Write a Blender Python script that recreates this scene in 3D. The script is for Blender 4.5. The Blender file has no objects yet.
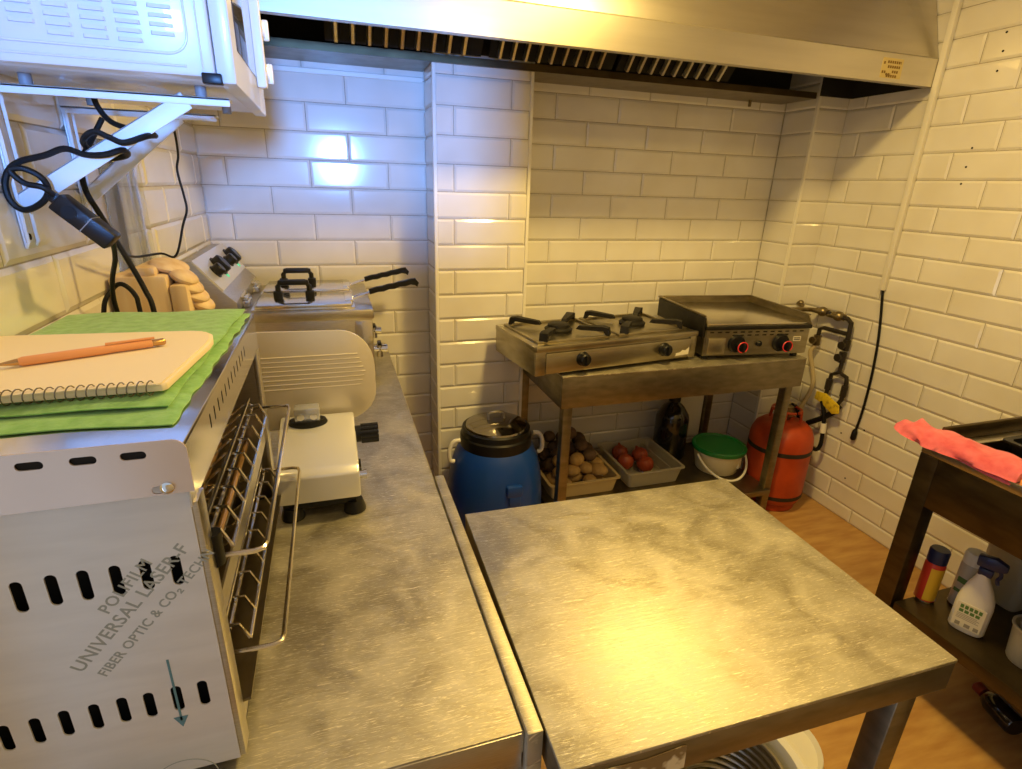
import bpy, bmesh, math, random
from mathutils import Vector, Matrix, Euler
random.seed(7)
PI = math.pi
SC = bpy.context.scene
COL = SC.collection

# ------------------------------------------------------------------ camera, world, lights, exposure
cam_d = bpy.data.cameras.new('camera'); cam = bpy.data.objects.new('camera', cam_d); COL.objects.link(cam)
cam_d.sensor_width = 36.0; cam_d.sensor_fit = 'HORIZONTAL'; cam_d.lens = 545.13 / 1022 * 36.0
cam_d.clip_start = 0.02
YAW, PITCH, ROLL = 0.3164, 0.3501, -0.0319
cy, sy, cp, sp = math.cos(YAW), math.sin(YAW), math.cos(PITCH), math.sin(PITCH)
right = Vector((cy, -sy, 0)); fwd = Vector((sy*cp, cy*cp, -sp)); down = fwd.cross(right)
r2 = math.cos(ROLL)*right + math.sin(ROLL)*down; d2 = -math.sin(ROLL)*right + math.cos(ROLL)*down
M = Matrix((r2, -d2, -fwd)).transposed().to_4x4(); M.translation = Vector((-0.3976, -2.2404, 1.5341))
cam.matrix_world = M
SC.camera = cam

w = bpy.data.worlds.new('world'); SC.world = w; w.use_nodes = True
bg = w.node_tree.nodes['Background']; bg.inputs[0].default_value = (0.72, 0.84, 1.0, 1); bg.inputs[1].default_value = 0.45

def area(name, loc, aim, size, size_y, power, colour, spread=PI):
    d = bpy.data.lights.new(name, 'AREA'); d.shape = 'RECTANGLE'; d.size = size; d.size_y = size_y
    d.energy = power; d.color = colour; d.spread = spread
    o = bpy.data.objects.new(name, d); COL.objects.link(o); o.location = loc
    o.rotation_euler = (Vector(aim) - Vector(loc)).to_track_quat('-Z', 'Y').to_euler()
    return o
WARM = (1.0, 0.68, 0.20)
area('ceiling_lamp_near_hood', (0.55, -0.95, 2.50), (0.55, -0.9, 0), 0.16, 0.16, 22, WARM)
area('ceiling_lamp_middle', (0.75, -1.95, 2.50), (0.7, -1.9, 0), 0.30, 0.30, 9, WARM)
area('daylight_through_window', (-0.26, -5.0, 1.75), (-0.30, 0.2, 1.65), 0.26, 0.36, 16, (0.13, 0.36, 1.0), 0.9)
area('added_side_fill_light', (-1.45, -2.18, 0.55), (0.0, -2.1, 0.5), 0.45, 0.9, 1.9, (0.74, 0.82, 1.0))  # added cool fill for the toaster side, from an invented door

vs = SC.view_settings
SC.display_settings.display_device = 'sRGB'
vs.view_transform = 'Standard'; vs.look = 'None'; vs.gamma = 1.0; vs.use_curve_mapping = False
vs.exposure = 0.52

# ------------------------------------------------------------------ materials
MATS = {}
def mat(name, col, rough=0.5, metal=0.0, **k):
    if name in MATS: return MATS[name]
    m = bpy.data.materials.new(name); m.use_nodes = True; MATS[name] = m
    nt = m.node_tree; b = nt.nodes['Principled BSDF']
    b.inputs['Base Color'].default_value = (*col, 1); b.inputs['Roughness'].default_value = rough
    b.inputs['Metallic'].default_value = metal
    if 'trans' in k: b.inputs['Transmission Weight'].default_value = k['trans']
    if 'ior' in k: b.inputs['IOR'].default_value = k['ior']
    if 'spec' in k: b.inputs['Specular IOR Level'].default_value = k['spec']
    if 'coat' in k: b.inputs['Coat Weight'].default_value = k['coat']
    if 'alpha' in k: b.inputs['Alpha'].default_value = k['alpha']
    if 'emit' in k: b.inputs['Emission Color'].default_value = (*k['emit'], 1); b.inputs['Emission Strength'].default_value = k.get('es', 1)
    if 'sheen' in k: b.inputs['Sheen Weight'].default_value = k['sheen']
    if 'noise' in k:        # (scale, second colour, stretch, bump, detail)
        sc, c2, st, bump, det = k['noise']
        tc = nt.nodes.new('ShaderNodeTexCoord'); mp = nt.nodes.new('ShaderNodeMapping'); mp.inputs['Scale'].default_value = st
        if 'rot' in k: mp.inputs['Rotation'].default_value = k['rot']
        n = nt.nodes.new('ShaderNodeTexNoise'); n.inputs['Scale'].default_value = sc; n.inputs['Detail'].default_value = det
        r = nt.nodes.new('ShaderNodeValToRGB'); r.color_ramp.elements[0].position = k.get('lo', .35); r.color_ramp.elements[1].position = k.get('hi', .68)
        r.color_ramp.elements[0].color = (*c2, 1); r.color_ramp.elements[1].color = (*col, 1)
        L = nt.links.new
        L(tc.outputs['Object'], mp.inputs[0]); L(mp.outputs[0], n.inputs['Vector']); L(n.outputs['Fac'], r.inputs[0]); L(r.outputs[0], b.inputs['Base Color'])
        if bump:
            bp = nt.nodes.new('ShaderNodeBump'); bp.inputs['Strength'].default_value = bump; bp.inputs['Distance'].default_value = k.get('bd', .002)
            L(n.outputs['Fac'], bp.inputs['Height']); L(bp.outputs[0], b.inputs['Normal'])
    return m

def steel_scratched(name, col, r0, r1, bump=0.15):
    """Worn worktop steel: brushed grain one way, short swirling scuffs, blotchy dull stains."""
    m = bpy.data.materials.new(name); m.use_nodes = True; MATS[name] = m
    nt = m.node_tree; b = nt.nodes['Principled BSDF']; L = nt.links.new; N = nt.nodes.new
    b.inputs['Metallic'].default_value = 0.92
    tc = N('ShaderNodeTexCoord')
    def noise(scale, stretch, rot, detail=4, dist=0.0):
        mp = N('ShaderNodeMapping'); mp.inputs['Scale'].default_value = stretch; mp.inputs['Rotation'].default_value = (0, 0, rot)
        n = N('ShaderNodeTexNoise'); n.inputs['Scale'].default_value = scale; n.inputs['Detail'].default_value = detail; n.inputs['Distortion'].default_value = dist
        L(tc.outputs['Object'], mp.inputs[0]); L(mp.outputs[0], n.inputs['Vector']); return n
    g = noise(30, (1, 9, 1), 0.15, 5)
    s1 = noise(30, (1, 16, 1), 0.95, 2, 2.2); s2 = noise(22, (1, 18, 1), -0.45, 2, 2.8)
    bl = noise(10, (1, 1, 1), 0, 8, 1.0)
    def ramp(n, a, z):
        r = N('ShaderNodeMapRange'); r.inputs[1].default_value = a; r.inputs[2].default_value = z; L(n.outputs['Fac'], r.inputs[0]); return r
    a1 = ramp(s1, .61, .73); a2 = ramp(s2, .61, .73); bb = ramp(bl, .34, .66); gg = ramp(g, .3, .7)
    mx = N('ShaderNodeMath'); mx.operation = 'MAXIMUM'; L(a1.outputs[0], mx.inputs[0]); L(a2.outputs[0], mx.inputs[1])
    ml = N('ShaderNodeMath'); ml.operation = 'MULTIPLY'; L(mx.outputs[0], ml.inputs[0]); ml.inputs[1].default_value = .75
    cr = N('ShaderNodeMix'); cr.data_type = 'RGBA'
    cr.inputs[6].default_value = (col[0]*.62, col[1]*.59, col[2]*.51, 1); cr.inputs[7].default_value = (*col, 1)
    av = N('ShaderNodeMath'); av.operation = 'MULTIPLY_ADD'; L(gg.outputs[0], av.inputs[0]); av.inputs[1].default_value = .22
    hb = N('ShaderNodeMath'); hb.operation = 'MULTIPLY'; L(bb.outputs[0], hb.inputs[0]); hb.inputs[1].default_value = .78; L(hb.outputs[0], av.inputs[2])
    L(av.outputs[0], cr.inputs[0])
    c2 = N('ShaderNodeMix'); c2.data_type = 'RGBA'; L(ml.outputs[0], c2.inputs[0]); L(cr.outputs[2], c2.inputs[6]); c2.inputs[7].default_value = (min(1, col[0]*1.75), min(1, col[1]*1.75), min(1, col[2]*1.7), 1)
    L(c2.outputs[2], b.inputs['Base Color'])
    rr = N('ShaderNodeMapRange'); rr.inputs[3].default_value = r0; rr.inputs[4].default_value = r1; L(av.outputs[0], rr.inputs[0]); L(rr.outputs[0], b.inputs['Roughness'])
    hs = N('ShaderNodeMath'); hs.operation = 'ADD'; L(mx.outputs[0], hs.inputs[0]); L(gg.outputs[0], hs.inputs[1])
    bp = N('ShaderNodeBump'); bp.inputs['Strength'].default_value = bump; bp.inputs['Distance'].default_value = .0008
    L(hs.outputs[0], bp.inputs['Height']); L(bp.outputs[0], b.inputs['Normal'])
    return m

TILE = mat('glazed_tile', (.80, .78, .74), .10, coat=.3, noise=(5, (.74, .71, .65), (1, 1, 1), .05, 2))
GROUT = mat('grout', (.42, .38, .31), .9, noise=(30, (.30, .26, .20), (1, 1, 1), .2, 3))
PVC = mat('white_plastic_trim', (.80, .78, .72), .35)
CEIL = mat('ceiling_paint', (.78, .75, .68), .8, noise=(4, (.70, .66, .58), (1, 1, 1), .05, 3))
PLASTER = mat('wall_paint', (.62, .57, .48), .8, noise=(5, (.55, .50, .42), (1, 1, 1), .1, 4))
FLOOR = mat('floor_board', (.56, .34, .12), .42, noise=(6, (.42, .22, .07), (1, 5, 1), .12, 6), rot=(0, 0, .7))
STEEL_TOP = steel_scratched('worktop_steel', (.55, .52, .43), .42, .60, .20)
STEEL = mat('brushed_steel', (.60, .57, .52), .32, 1.0, noise=(40, (.50, .47, .42), (1, 1, 18), .06, 3))
STEEL_D = mat('dull_steel', (.30, .26, .19), .40, 1.0, noise=(16, (.22, .19, .13), (1, 1, 3), .1, 4))
STEEL_H = mat('hood_steel', (.68, .64, .56), .34, 1.0, noise=(5, (.62, .58, .50), (.4, 1, 5), .0, 3))
STEEL_B = mat('bright_steel', (.72, .70, .68), .16, 1.0)
CHROME = mat('chrome', (.80, .79, .77), .08, 1.0)
WIRE = mat('chrome_wire', (.75, .70, .62), .18, 1.0)
FILM = mat('film_covered_steel', (.74, .71, .69), .32, .35, noise=(10, (.68, .65, .63), (1, 1, 6), .03, 3))
FLAP = mat('lid_steel', (.85, .72, .66), .25, .55, noise=(5, (.72, .60, .53), (1, 1, 1), .02, 2))
BLACK = mat('black_plastic', (.007, .007, .008), .38, spec=.35)
RUBBER = mat('black_rubber', (.006, .006, .006), .5, spec=.25)
IRON = mat('cast_iron', (.018, .016, .014), .55, .4, noise=(30, (.008, .007, .006), (1, 1, 1), .3, 4))
DARK = mat('dark_cavity', (.01, .009, .008), .9)
WHITE_E = mat('white_enamel', (.66, .67, .68), .28, coat=.3)
WHITE_P = mat('white_plastic', (.78, .77, .73), .4)
WHITE_S = mat('white_powder_coat', (.82, .82, .83), .4)
GREEN_T = mat('green_microfibre', (.27, .56, .17), .95, sheen=.4, noise=(60, (.18, .44, .10), (1, 1, 1), .7, 5), bd=.003)
PAPER = mat('cream_paper', (.86, .74, .54), .85)
CARD = mat('cream_card', (.84, .68, .44), .7)
ORANGE_P = mat('orange_pen_plastic', (.80, .36, .15), .35)
GOLD = mat('pen_tip_metal', (.62, .36, .14), .25, .8)
PINE = mat('pine_wood', (.80, .64, .42), .6, noise=(7, (.68, .47, .25), (6, 6, .8), .08, 4))
BLUE_B = mat('blue_barrel_plastic', (.005, .05, .34), .36, noise=(4, (.006, .05, .28), (1, 1, 1), .03, 3))
GLASSY = mat('lid_steel_dark', (.30, .28, .25), .12, 1.0)
POTATO = mat('potato_skin', (.50, .33, .13), .8, noise=(18, (.34, .20, .07), (1, 1, 1), .3, 4))
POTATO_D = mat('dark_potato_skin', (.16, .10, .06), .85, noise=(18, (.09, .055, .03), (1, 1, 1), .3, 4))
ONION = mat('red_onion_skin', (.42, .08, .03), .4, noise=(5, (.26, .035, .015), (6, 6, 1), .05, 3))
CRATE = mat('cream_crate_plastic', (.62, .48, .25), .5)
FROST = mat('frosted_clear_plastic', (.72, .68, .56), .35, trans=.55, ior=1.3)
FROST2 = mat('clear_plastic', (.85, .84, .80), .10, trans=.9, ior=1.1)
SHEET = mat('clear_acrylic_sheet', (.80, .82, .84), .07, trans=.96, ior=1.15)
BOTTLE = mat('dark_bottle_glass', (.010, .010, .012), .12, coat=.4)
GREEN_L = mat('green_lid_plastic', (.01, .20, .045), .35)
BUCKET = mat('white_bucket_plastic', (.74, .69, .50), .4)
ORANGE_G = mat('orange_cylinder_paint', (.50, .062, .012), .45, noise=(9, (.36, .04, .008), (1, 1, 1), .1, 5))
BAND = mat('black_stencil_paint', (.02, .014, .010), .6)
PIPE = mat('painted_gas_pipe', (.035, .028, .022), .45, .3)
BRASS = mat('old_brass', (.34, .28, .17), .42, 1.0, noise=(30, (.18, .14, .08), (1, 1, 1), .2, 3))
HOSE = mat('beige_gas_hose', (.48, .40, .26), .5)
YELLOW = mat('yellow_tag', (.74, .56, .03), .5, noise=(50, (.40, .28, .02), (1, 1, 1), .1, 2), lo=.3, hi=.5)
PINK = mat('pink_microfibre', (.74, .17, .22), .95, sheen=.3, noise=(26, (.58, .08, .12), (1, 1, 1), .6, 5), bd=.003)
ORANGE_C = mat('orange_cloth', (.80, .30, .10), .9)
RED = mat('red_can_paint', (.62, .05, .03), .3)
YEL = mat('yellow_label', (.75, .50, .04), .4)
NAVY = mat('navy_cap', (.010, .018, .09), .35)
GREENINK = mat('green_label_ink', (.10, .22, .06), .6)
GREYINK = mat('grey_label_ink', (.30, .28, .24), .6)
LABEL = mat('label_paper', (.76, .72, .60), .5)
LABEL_Y = mat('yellowed_label', (.62, .50, .22), .6)
BROWNINK = mat('brown_label_ink', (.20, .11, .02), .7)
INK = mat('grey_print', (.33, .35, .33), .6)
TORN = mat('torn_label', (.66, .56, .36), .7, noise=(22, (.22, .14, .05), (1, 1, 1), .1, 3), lo=.44, hi=.50)
TEAL = mat('teal_print', (.10, .22, .26), .6)
REDRING = mat('red_knob_mark', (.75, .035, .05), .4)
AMBER = mat('amber_crumb_tray', (.60, .42, .20), .3, 1.0)
PILOT = mat('green_pilot_lamp', (.10, .55, .30), .2, emit=(.15, .9, .45), es=.35)
STEEL_G = mat('greasy_steel', (.46, .42, .32), .36, 1.0, noise=(9, (.36, .32, .23), (1, 1, 4), .05, 4))
GREASE = mat('griddle_plate', (.72, .69, .60), .20, 1.0, noise=(7, (.60, .56, .46), (1, 3, 1), .05, 4))
STAIN_REFLECT = mat('stain_and_dark_reflection_steel', (.11, .082, .042), .38, .9, noise=(9, (.07, .05, .026), (1, 1, 3), .06, 4))  # sink unit: dark reflection put into the colour; gutter lip: brown stain
BLUEBOX = mat('smoked_clear_button', (.55, .58, .66), .15, .6)
GREY_R = mat('grey_grater_steel', (.34, .31, .24), .35, 1.0)
RAG = mat('cream_rag', (.60, .50, .34), .95, noise=(16, (.34, .27, .17), (1, 1, 1), .6, 4))
GLASS_D = mat('smoked_door_glass', (.05, .055, .065), .06, coat=.5)
SILVER = mat('silver_lacquer', (.74, .75, .78), .30, .45)
SLICER_P = mat('cream_aluminium_plate', (.74, .68, .56), .38, .45)

# ------------------------------------------------------------------ mesh helpers
class MB:
    """A bmesh collecting shapes; `cur` is the material index given to new faces."""
    def __init__(s): s.bm = bmesh.new(); s.cur = 0
    def _mark(s, faces):
        for f in faces: f.material_index = s.cur
    def box(s, a, b, bev=0.0, seg=2, R=None):
        x0, y0, z0 = a; x1, y1, z1 = b
        t = bmesh.new()
        vs_ = [t.verts.new(c) for c in ((x0,y0,z0),(x1,y0,z0),(x1,y1,z0),(x0,y1,z0),(x0,y0,z1),(x1,y0,z1),(x1,y1,z1),(x0,y1,z1))]
        for q in ((3,2,1,0),(4,5,6,7),(0,1,5,4),(1,2,6,5),(2,3,7,6),(3,0,4,7)): t.faces.new([vs_[i] for i in q])
        if bev: bmesh.ops.bevel(t, geom=list(t.edges), offset=bev, segments=seg, affect='EDGES', profile=.5)
        if R is not None: t.transform(R)
        s.merge(t); return s
    def merge(s, t):
        t.normal_update()
        m = {}
        for v in t.verts: m[v] = s.bm.verts.new(v.co)
        for f in t.faces:
            try: s.bm.faces.new([m[v] for v in f.verts]).material_index = s.cur
            except ValueError: pass
        t.free()
    def rings(s, rings, cap0=True, cap1=True, closed=False):
        vr = [[s.bm.verts.new(p) for p in r] for r in rings]; n = len(vr[0]); fs = []
        pairs = list(zip(vr, vr[1:])) + ([(vr[-1], vr[0])] if closed else [])
        for A, B in pairs:
            for i in range(n):
                j = (i+1) % n
                try: fs.append(s.bm.faces.new((A[i], A[j], B[j], B[i])))
                except ValueError: pass
        if not closed:
            if cap0: fs.append(s.bm.faces.new(list(reversed(vr[0]))))
            if cap1: fs.append(s.bm.faces.new(vr[-1]))
        s._mark(fs); return s
    def cyl(s, p0, p1, r0, r1=None, n=20, caps=True):
        p0 = Vector(p0); p1 = Vector(p1); r1 = r0 if r1 is None else r1
        d = (p1-p0).normalized(); u = d.orthogonal().normalized(); v = d.cross(u)
        R = lambda p, r: [p + r*(math.cos(2*PI*i/n)*u + math.sin(2*PI*i/n)*v) for i in range(n)]
        return s.rings([R(p0, r0), R(p1, r1)], caps, caps)
    def lathe(s, prof, c=(0,0,0), n=32, axis=(0,0,1), sx=1, sy=1):
        ax = Vector(axis).normalized(); u = ax.orthogonal().normalized(); v = ax.cross(u)
        if abs(ax.z) > .99: u = Vector((1,0,0)); v = Vector((0,1,0)) if ax.z > 0 else Vector((0,-1,0))
        c = Vector(c)
        rg = [[c + ax*z + max(r, 1e-5)*(sx*math.cos(2*PI*i/n)*u + sy*math.sin(2*PI*i/n)*v) for i in range(n)] for r, z in prof]
        return s.rings(rg)
    def tube(s, pts, r, n=8, smooth=True, closed=False, sub=6):
        P = [Vector(p) for p in pts]
        if smooth and len(P) > 2: P = spline(P, sub, closed)
        t0 = (P[1]-P[0]).normalized(); u = t0.orthogonal().normalized(); rg = []
        N = len(P)
        for i, p in enumerate(P):
            a = P[(i-1) % N] if (closed or i > 0) else P[i]; b = P[(i+1) % N] if (closed or i < N-1) else P[i]
            t = (b-a).normalized() if (b-a).length > 1e-9 else t0
            u = (u - t*u.dot(t)); u = u.normalized() if u.length > 1e-6 else t.orthogonal().normalized()
            v = t.cross(u); rg.append([p + r*(math.cos(2*PI*k/n)*u + math.sin(2*PI*k/n)*v) for k in range(n)])
        return s.rings(rg, closed=closed)
    def prism(s, poly, d, o=(0,0,0), bev=0.0):
        """poly: list of 3-D points (planar), extruded by vector d."""
        t = bmesh.new(); o = Vector(o); d = Vector(d)
        a = [t.verts.new(o+Vector(p)) for p in poly]; b = [t.verts.new(o+Vector(p)+d) for p in poly]; n = len(poly)
        t.faces.new(list(reversed(a))); t.faces.new(b)
        for i in range(n): t.faces.new((a[i], a[(i+1) % n], b[(i+1) % n], b[i]))
        bmesh.ops.recalc_face_normals(t, faces=list(t.faces))
        if bev: bmesh.ops.bevel(t, geom=list(t.edges), offset=bev, segments=2, affect='EDGES', profile=.5)
        s.merge(t); return s
    def ball(s, c, r, sc=(1,1,1), rot=(0,0,0), n=16, lump=0.0):
        t = bmesh.new(); bmesh.ops.create_uvsphere(t, u_segments=n, v_segments=max(8, n*2//3), radius=r)
        for v in t.verts:
            if lump: v.co *= 1 + lump*(math.sin(v.co.x*90/r*.02+1.3*c[0]*50)*.5+math.sin(v.co.y*70/r*.03+c[1]*40)*.5)
            v.co = Vector((v.co.x*sc[0], v.co.y*sc[1], v.co.z*sc[2]))
        t.transform(Matrix.Translation(c) @ Euler(rot).to_matrix().to_4x4()); s.merge(t); return s
    def mesh(s, me):
        t = bmesh.new(); t.from_mesh(me); s.merge(t); return s

def spline(P, sub=6, closed=False):
    out = []; N = len(P)
    segs = N if closed else N-1
    for i in range(segs):
        g = lambda k: P[k % N] if closed else P[min(max(k, 0), N-1)]
        a, b, c, d = g(i-1), g(i), g(i+1), g(i+2)
        for q in range(sub):
            t = q/sub
            out.append(.5*((2*b)+(c-a)*t+(2*a-5*b+4*c-d)*t*t+(3*b-a-3*c+d)*t**3))
    if not closed: out.append(P[-1])
    return out

def root_inv(o):
    while o.parent: o = o.parent
    return (Matrix.Translation(o.location) @ o.rotation_euler.to_matrix().to_4x4()).inverted()

def obj(name, mb, mats, parent=None, local=False, smooth=35):
    """Link a collected shape as ONE mesh object. Shapes are given in room coordinates unless local."""
    if parent is not None and not local: mb.bm.transform(root_inv(parent))
    bmesh.ops.recalc_face_normals(mb.bm, faces=list(mb.bm.faces))
    me = bpy.data.meshes.new(name); mb.bm.to_mesh(me); mb.bm.free()
    for m in (mats if isinstance(mats, (list, tuple)) else [mats]): me.materials.append(m)
    if smooth:
        me.polygons.foreach_set('use_smooth', [True]*len(me.polygons)); me.set_sharp_from_angle(angle=math.radians(smooth))
    o = bpy.data.objects.new(name, me); COL.objects.link(o)
    if parent is not None: o.parent = parent
    return o
def tag(o, label, cat, group=None):
    o['label'] = label; o['category'] = cat
    if group: o['group'] = group
    return o
def thing(name, label, cat, loc=(0,0,0), rotz=0, group=None):
    o = bpy.data.objects.new(name, None); o.empty_display_size = .05; COL.objects.link(o)
    o.location = loc; o.rotation_euler = (0, 0, rotz)
    return tag(o, label, cat, group)
def solo(name, mb, mats, label, cat, origin, group=None, smooth=35):
    mb.bm.transform(Matrix.Translation(-Vector(origin)))
    o = obj(name, mb, mats, smooth=smooth); o.location = origin
    return tag(o, label, cat, group)
def struct(name, mb, mats, parent=None, smooth=0):
    o = obj(name, mb, mats, parent, smooth=smooth); o['kind'] = 'structure'; return o
def copy_tree(o, parent=None):
    c = o.copy(); COL.objects.link(c)
    if parent is not None: c.parent = parent
    for ch in list(o.children): copy_tree(ch, c)
    return c

def rrect(x0, y0, x1, y1, r, n=5):
    out = []
    for cx, cy_, a0 in ((x1-r, y1-r, 0), (x0+r, y1-r, PI/2), (x0+r, y0+r, PI), (x1-r, y0+r, 1.5*PI)):
        for i in range(n+1):
            a = a0 + PI/2*i/n; out.append((cx+r*math.cos(a), cy_+r*math.sin(a)))
    return out
def plate(outline, holes, thick, mtx):
    """A flat sheet with real holes, outline and holes in 2-D, placed by a matrix."""
    cu = bpy.data.curves.new('plate', 'CURVE'); cu.dimensions = '2D'; cu.fill_mode = 'BOTH'; cu.extrude = thick/2
    for pts in [outline] + list(holes):
        sp_ = cu.splines.new('POLY'); sp_.points.add(len(pts)-1); sp_.use_cyclic_u = True
        for q, p in zip(sp_.points, pts): q.co = (p[0], p[1], 0, 1)
    return from_curve(cu, mtx)
def from_curve(cu, mtx):
    o = bpy.data.objects.new('curve_tmp', cu); COL.objects.link(o)
    me = bpy.data.meshes.new_from_object(o.evaluated_get(bpy.context.evaluated_depsgraph_get()))
    bpy.data.objects.remove(o); bpy.data.curves.remove(cu)
    t = bmesh.new(); t.from_mesh(me); bpy.data.meshes.remove(me)
    bmesh.ops.remove_doubles(t, verts=list(t.verts), dist=1e-5); t.transform(mtx); return t
def text(body, size, mtx, ext=.0002, align='LEFT', bold=0.0, space=1.0):
    cu = bpy.data.curves.new('text', 'FONT'); cu.body = body; cu.size = size; cu.extrude = ext; cu.align_x = align; cu.offset = bold; cu.space_character = space
    cu.resolution_u = 3
    return from_curve(cu, mtx)
def frame(o, x, y):
    """Matrix whose local X, Y run along the given directions, at o."""
    x = Vector(x).normalized(); z = x.cross(Vector(y)).normalized(); y = z.cross(x)
    m = Matrix((x, y, z)).transposed().to_4x4(); m.translation = Vector(o); return m

# ------------------------------------------------------------------ the room
XL, XR, YB, YF, ZC = -.853, 1.955, .20, -2.45, 2.55
Z0, PV, PH = 1.9104, .102, .302
def tiles(mb, o, u, n, L, joint, zlo=0.0, zhi=ZC, skip=None):
    """Bevelled 30 x 10 cm wall tiles; joint(k) gives one joint position along u in row k."""
    o = Vector(o); u = Vector(u); n = Vector(n); up = Vector((0,0,1))
    g, bw, h = .0013, .0085, .0045
    k0 = -8
    for k in range(k0, 21):
        zt = Z0 - PV*k; zb = zt - PV
        zt, zb = min(zt, zhi), max(zb, zlo)
        if zt - zb < .01: continue
        j = joint(k); cuts = [0.0, L]
        if j is not None:
            x = j - PH*math.ceil(j/PH)
            while x < L:
                if .006 < x < L-.006: cuts.append(x)
                x += PH
        cuts.sort()
        for a, b in zip(cuts, cuts[1:]):
            if skip and skip(a, b, zb, zt): continue
            x0, x1, y0, y1 = a+g, b-g, zb+g, zt-g
            q = min(bw, (x1-x0)*.3, (y1-y0)*.3)
            A = [o+u*x+up*y+n*.0002 for x, y in ((x0,y0),(x1,y0),(x1,y1),(x0,y1))]
            B = [o+u*x+up*y+n*h for x, y in ((x0+q,y0+q),(x1-q,y0+q),(x1-q,y1-q),(x0+q,y1-q))]
            mb.cur = 0; mb.rings([A, B], cap0=False)

b = MB(); b.box((XL-.3, YF-2.0, -.1), (XR+.3, YB+.3, 0)); struct('floor', b, FLOOR)
b = MB(); b.box((XL-.12, YF-.12, ZC), (XR+.12, YB+.12, ZC+.1)); struct('ceiling', b, CEIL)

# back wall: left bay, pillar, cooking recess, right pier
b = MB(); b.cur = 1
b.box((XL-.12, YB, 0), (XR+.12, YB+.12, ZC)); b.box((0, 0, 0), (.383, YB+.01, ZC)); b.box((1.775, 0, 0), (XR+.12, YB+.01, ZC))
alt = lambda e, o_: (lambda k: e if k % 2 == 0 else o_)
tiles(b, (XL, YB, 0), (1,0,0), (0,-1,0), -XL, alt(-.308-XL, -.157-XL))
tiles(b, (0, YB, 0), (0,-1,0), (-1,0,0), YB, lambda k: None)
tiles(b, (0, 0, 0), (1,0,0), (0,-1,0), .383, alt(.302, .074))
tiles(b, (.383, 0, 0), (0,1,0), (1,0,0), YB, lambda k: None)
tiles(b, (.383, YB, 0), (1,0,0), (0,-1,0), 1.775-.383, alt(.564-.383, .717-.383))
tiles(b, (1.775, YB, 0), (0,-1,0), (-1,0,0), YB, lambda k: None)
tiles(b, (1.775, 0, 0), (1,0,0), (0,-1,0), XR-1.775, lambda k: None)
struct('wall_back', b, [TILE, GROUT])
b = MB(); b.cur = 1; b.box((XR, YF-.12, 0), (XR+.12, YB, ZC))
tiles(b, (XR, YB, 0), (0,-1,0), (-1,0,0), YB-YF, alt(YB+.246, YB+.246+.151))
b.cur = 2                                                   # old drill holes left in the tiles
for y, z in ((-.616,2.100),(-.622,2.040),(-.622,1.977),(-.614,1.720),(-.612,1.653),(-.612,1.592),(-.388,.423),(-.471,.213),(-.500,.489)):
    b.cyl((XR-.006, y, z), (XR-.001, y, z), .0038, n=10)
struct('wall_right', b, [TILE, GROUT, DARK])
b = MB(); b.cur = 1; b.box((XL-.12, -1.90, 0), (XL, YB, ZC)); b.box((XL-.12, YF-.12, 2.03), (XL, -1.90, ZC))  # opening at the front end made up to let in the side fill
tiles(b, (XL, -1.90, 0), (0,1,0), (1,0,0), YB+1.90, alt(-.958+1.90, -1.109+1.90)); tiles(b, (XL, YF, 0), (0,1,0), (1,0,0), -1.90-YF, alt(.3, .15), zlo=2.03)
struct('wall_left', b, [TILE, GROUT])
b = MB(); b.box((-.005, YF-.1, 0), (XR, YF, ZC)); b.box((XL, YF-.1, 0), (-.005, YF, 1.545)); b.box((XL, YF-.1, 2.30), (-.005, YF, ZC)); struct('wall_front', b, PLASTER)
# plastic corner trims
def trim(n, x, y, z0=0.0, z1=ZC, r=.007):
    b = MB(); b.box((x-r, y-r, z0), (x+r, y+r, z1), .003); struct('trim_%d' % n, b, PVC)
trim(1, 0, 0); trim(2, .383, 0); trim(3, 1.775, 0)
b = MB(); b.prism([(XL, YB, 1.905), (XL, YB-.012, 1.905), (XL, YB-.012, 1.92), (XL, YB, 1.925)], (-XL-.01, 0, 0)); struct('trim_4', b, PVC)

# ------------------------------------------------------------------ extractor hood
hood = thing('extractor_hood', 'long stainless steel extractor hood spanning the top of the back wall', 'extractor hood', (.55, -.1, 1.955))
hx0, hx1 = XL+.004, XR-.008
b = MB(); b.prism([(hx0,-.402,1.953),(hx0,-.402,2.050),(hx0,-.388,2.058),(hx0,-.378,2.058),(hx0,-.378,2.046),(hx0,-.390,2.040),(hx0,-.390,1.968),(hx0,-.372,1.968),(hx0,-.372,1.953)], (hx1-hx0, 0, 0))
band = obj('front_band', b, STEEL_H, hood)
b = MB(); b.prism([(hx0,-.386,2.058),(hx0,-.228,2.545),(hx0,-.216,2.545),(hx0,-.374,2.058)], (hx1-hx0, 0, 0)); obj('sloped_panel', b, STEEL_H, hood)
b = MB(); b.box((hx0, -.374, 1.956), (hx0+.004, YB-.002, 2.05)); b.box((hx0,-.2,2.05),(hx0+.004,YB-.002,2.54)); b.box((hx0, YB-.012, 1.98), (-.0085, YB-.006, 2.54)); b.box((.3915, YB-.012, 1.98), (1.766, YB-.006, 2.54)); b.box((-.0085,-.016,1.98),(.3915,-.0085,2.54)); b.box((1.766,-.016,1.958),(hx1,-.0085,2.54)); b.box((hx1-.002,-.372,1.957),(hx1+.001,-.016,2.05)); b.prism([(hx1-.002,-.372,2.05),(hx1-.002,-.225,2.54),(hx1-.002,-.016,2.54),(hx1-.002,-.016,2.05)],(.003,0,0))
obj('inner_lining', b, DARK, hood)
b = MB(); b.cur = 1; b.box((hx0,-.022,1.943),(1.735,-.016,1.968)); b.cur = 0; b.box((hx0,-.016,1.943),(1.735,-.0085,1.947))
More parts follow.
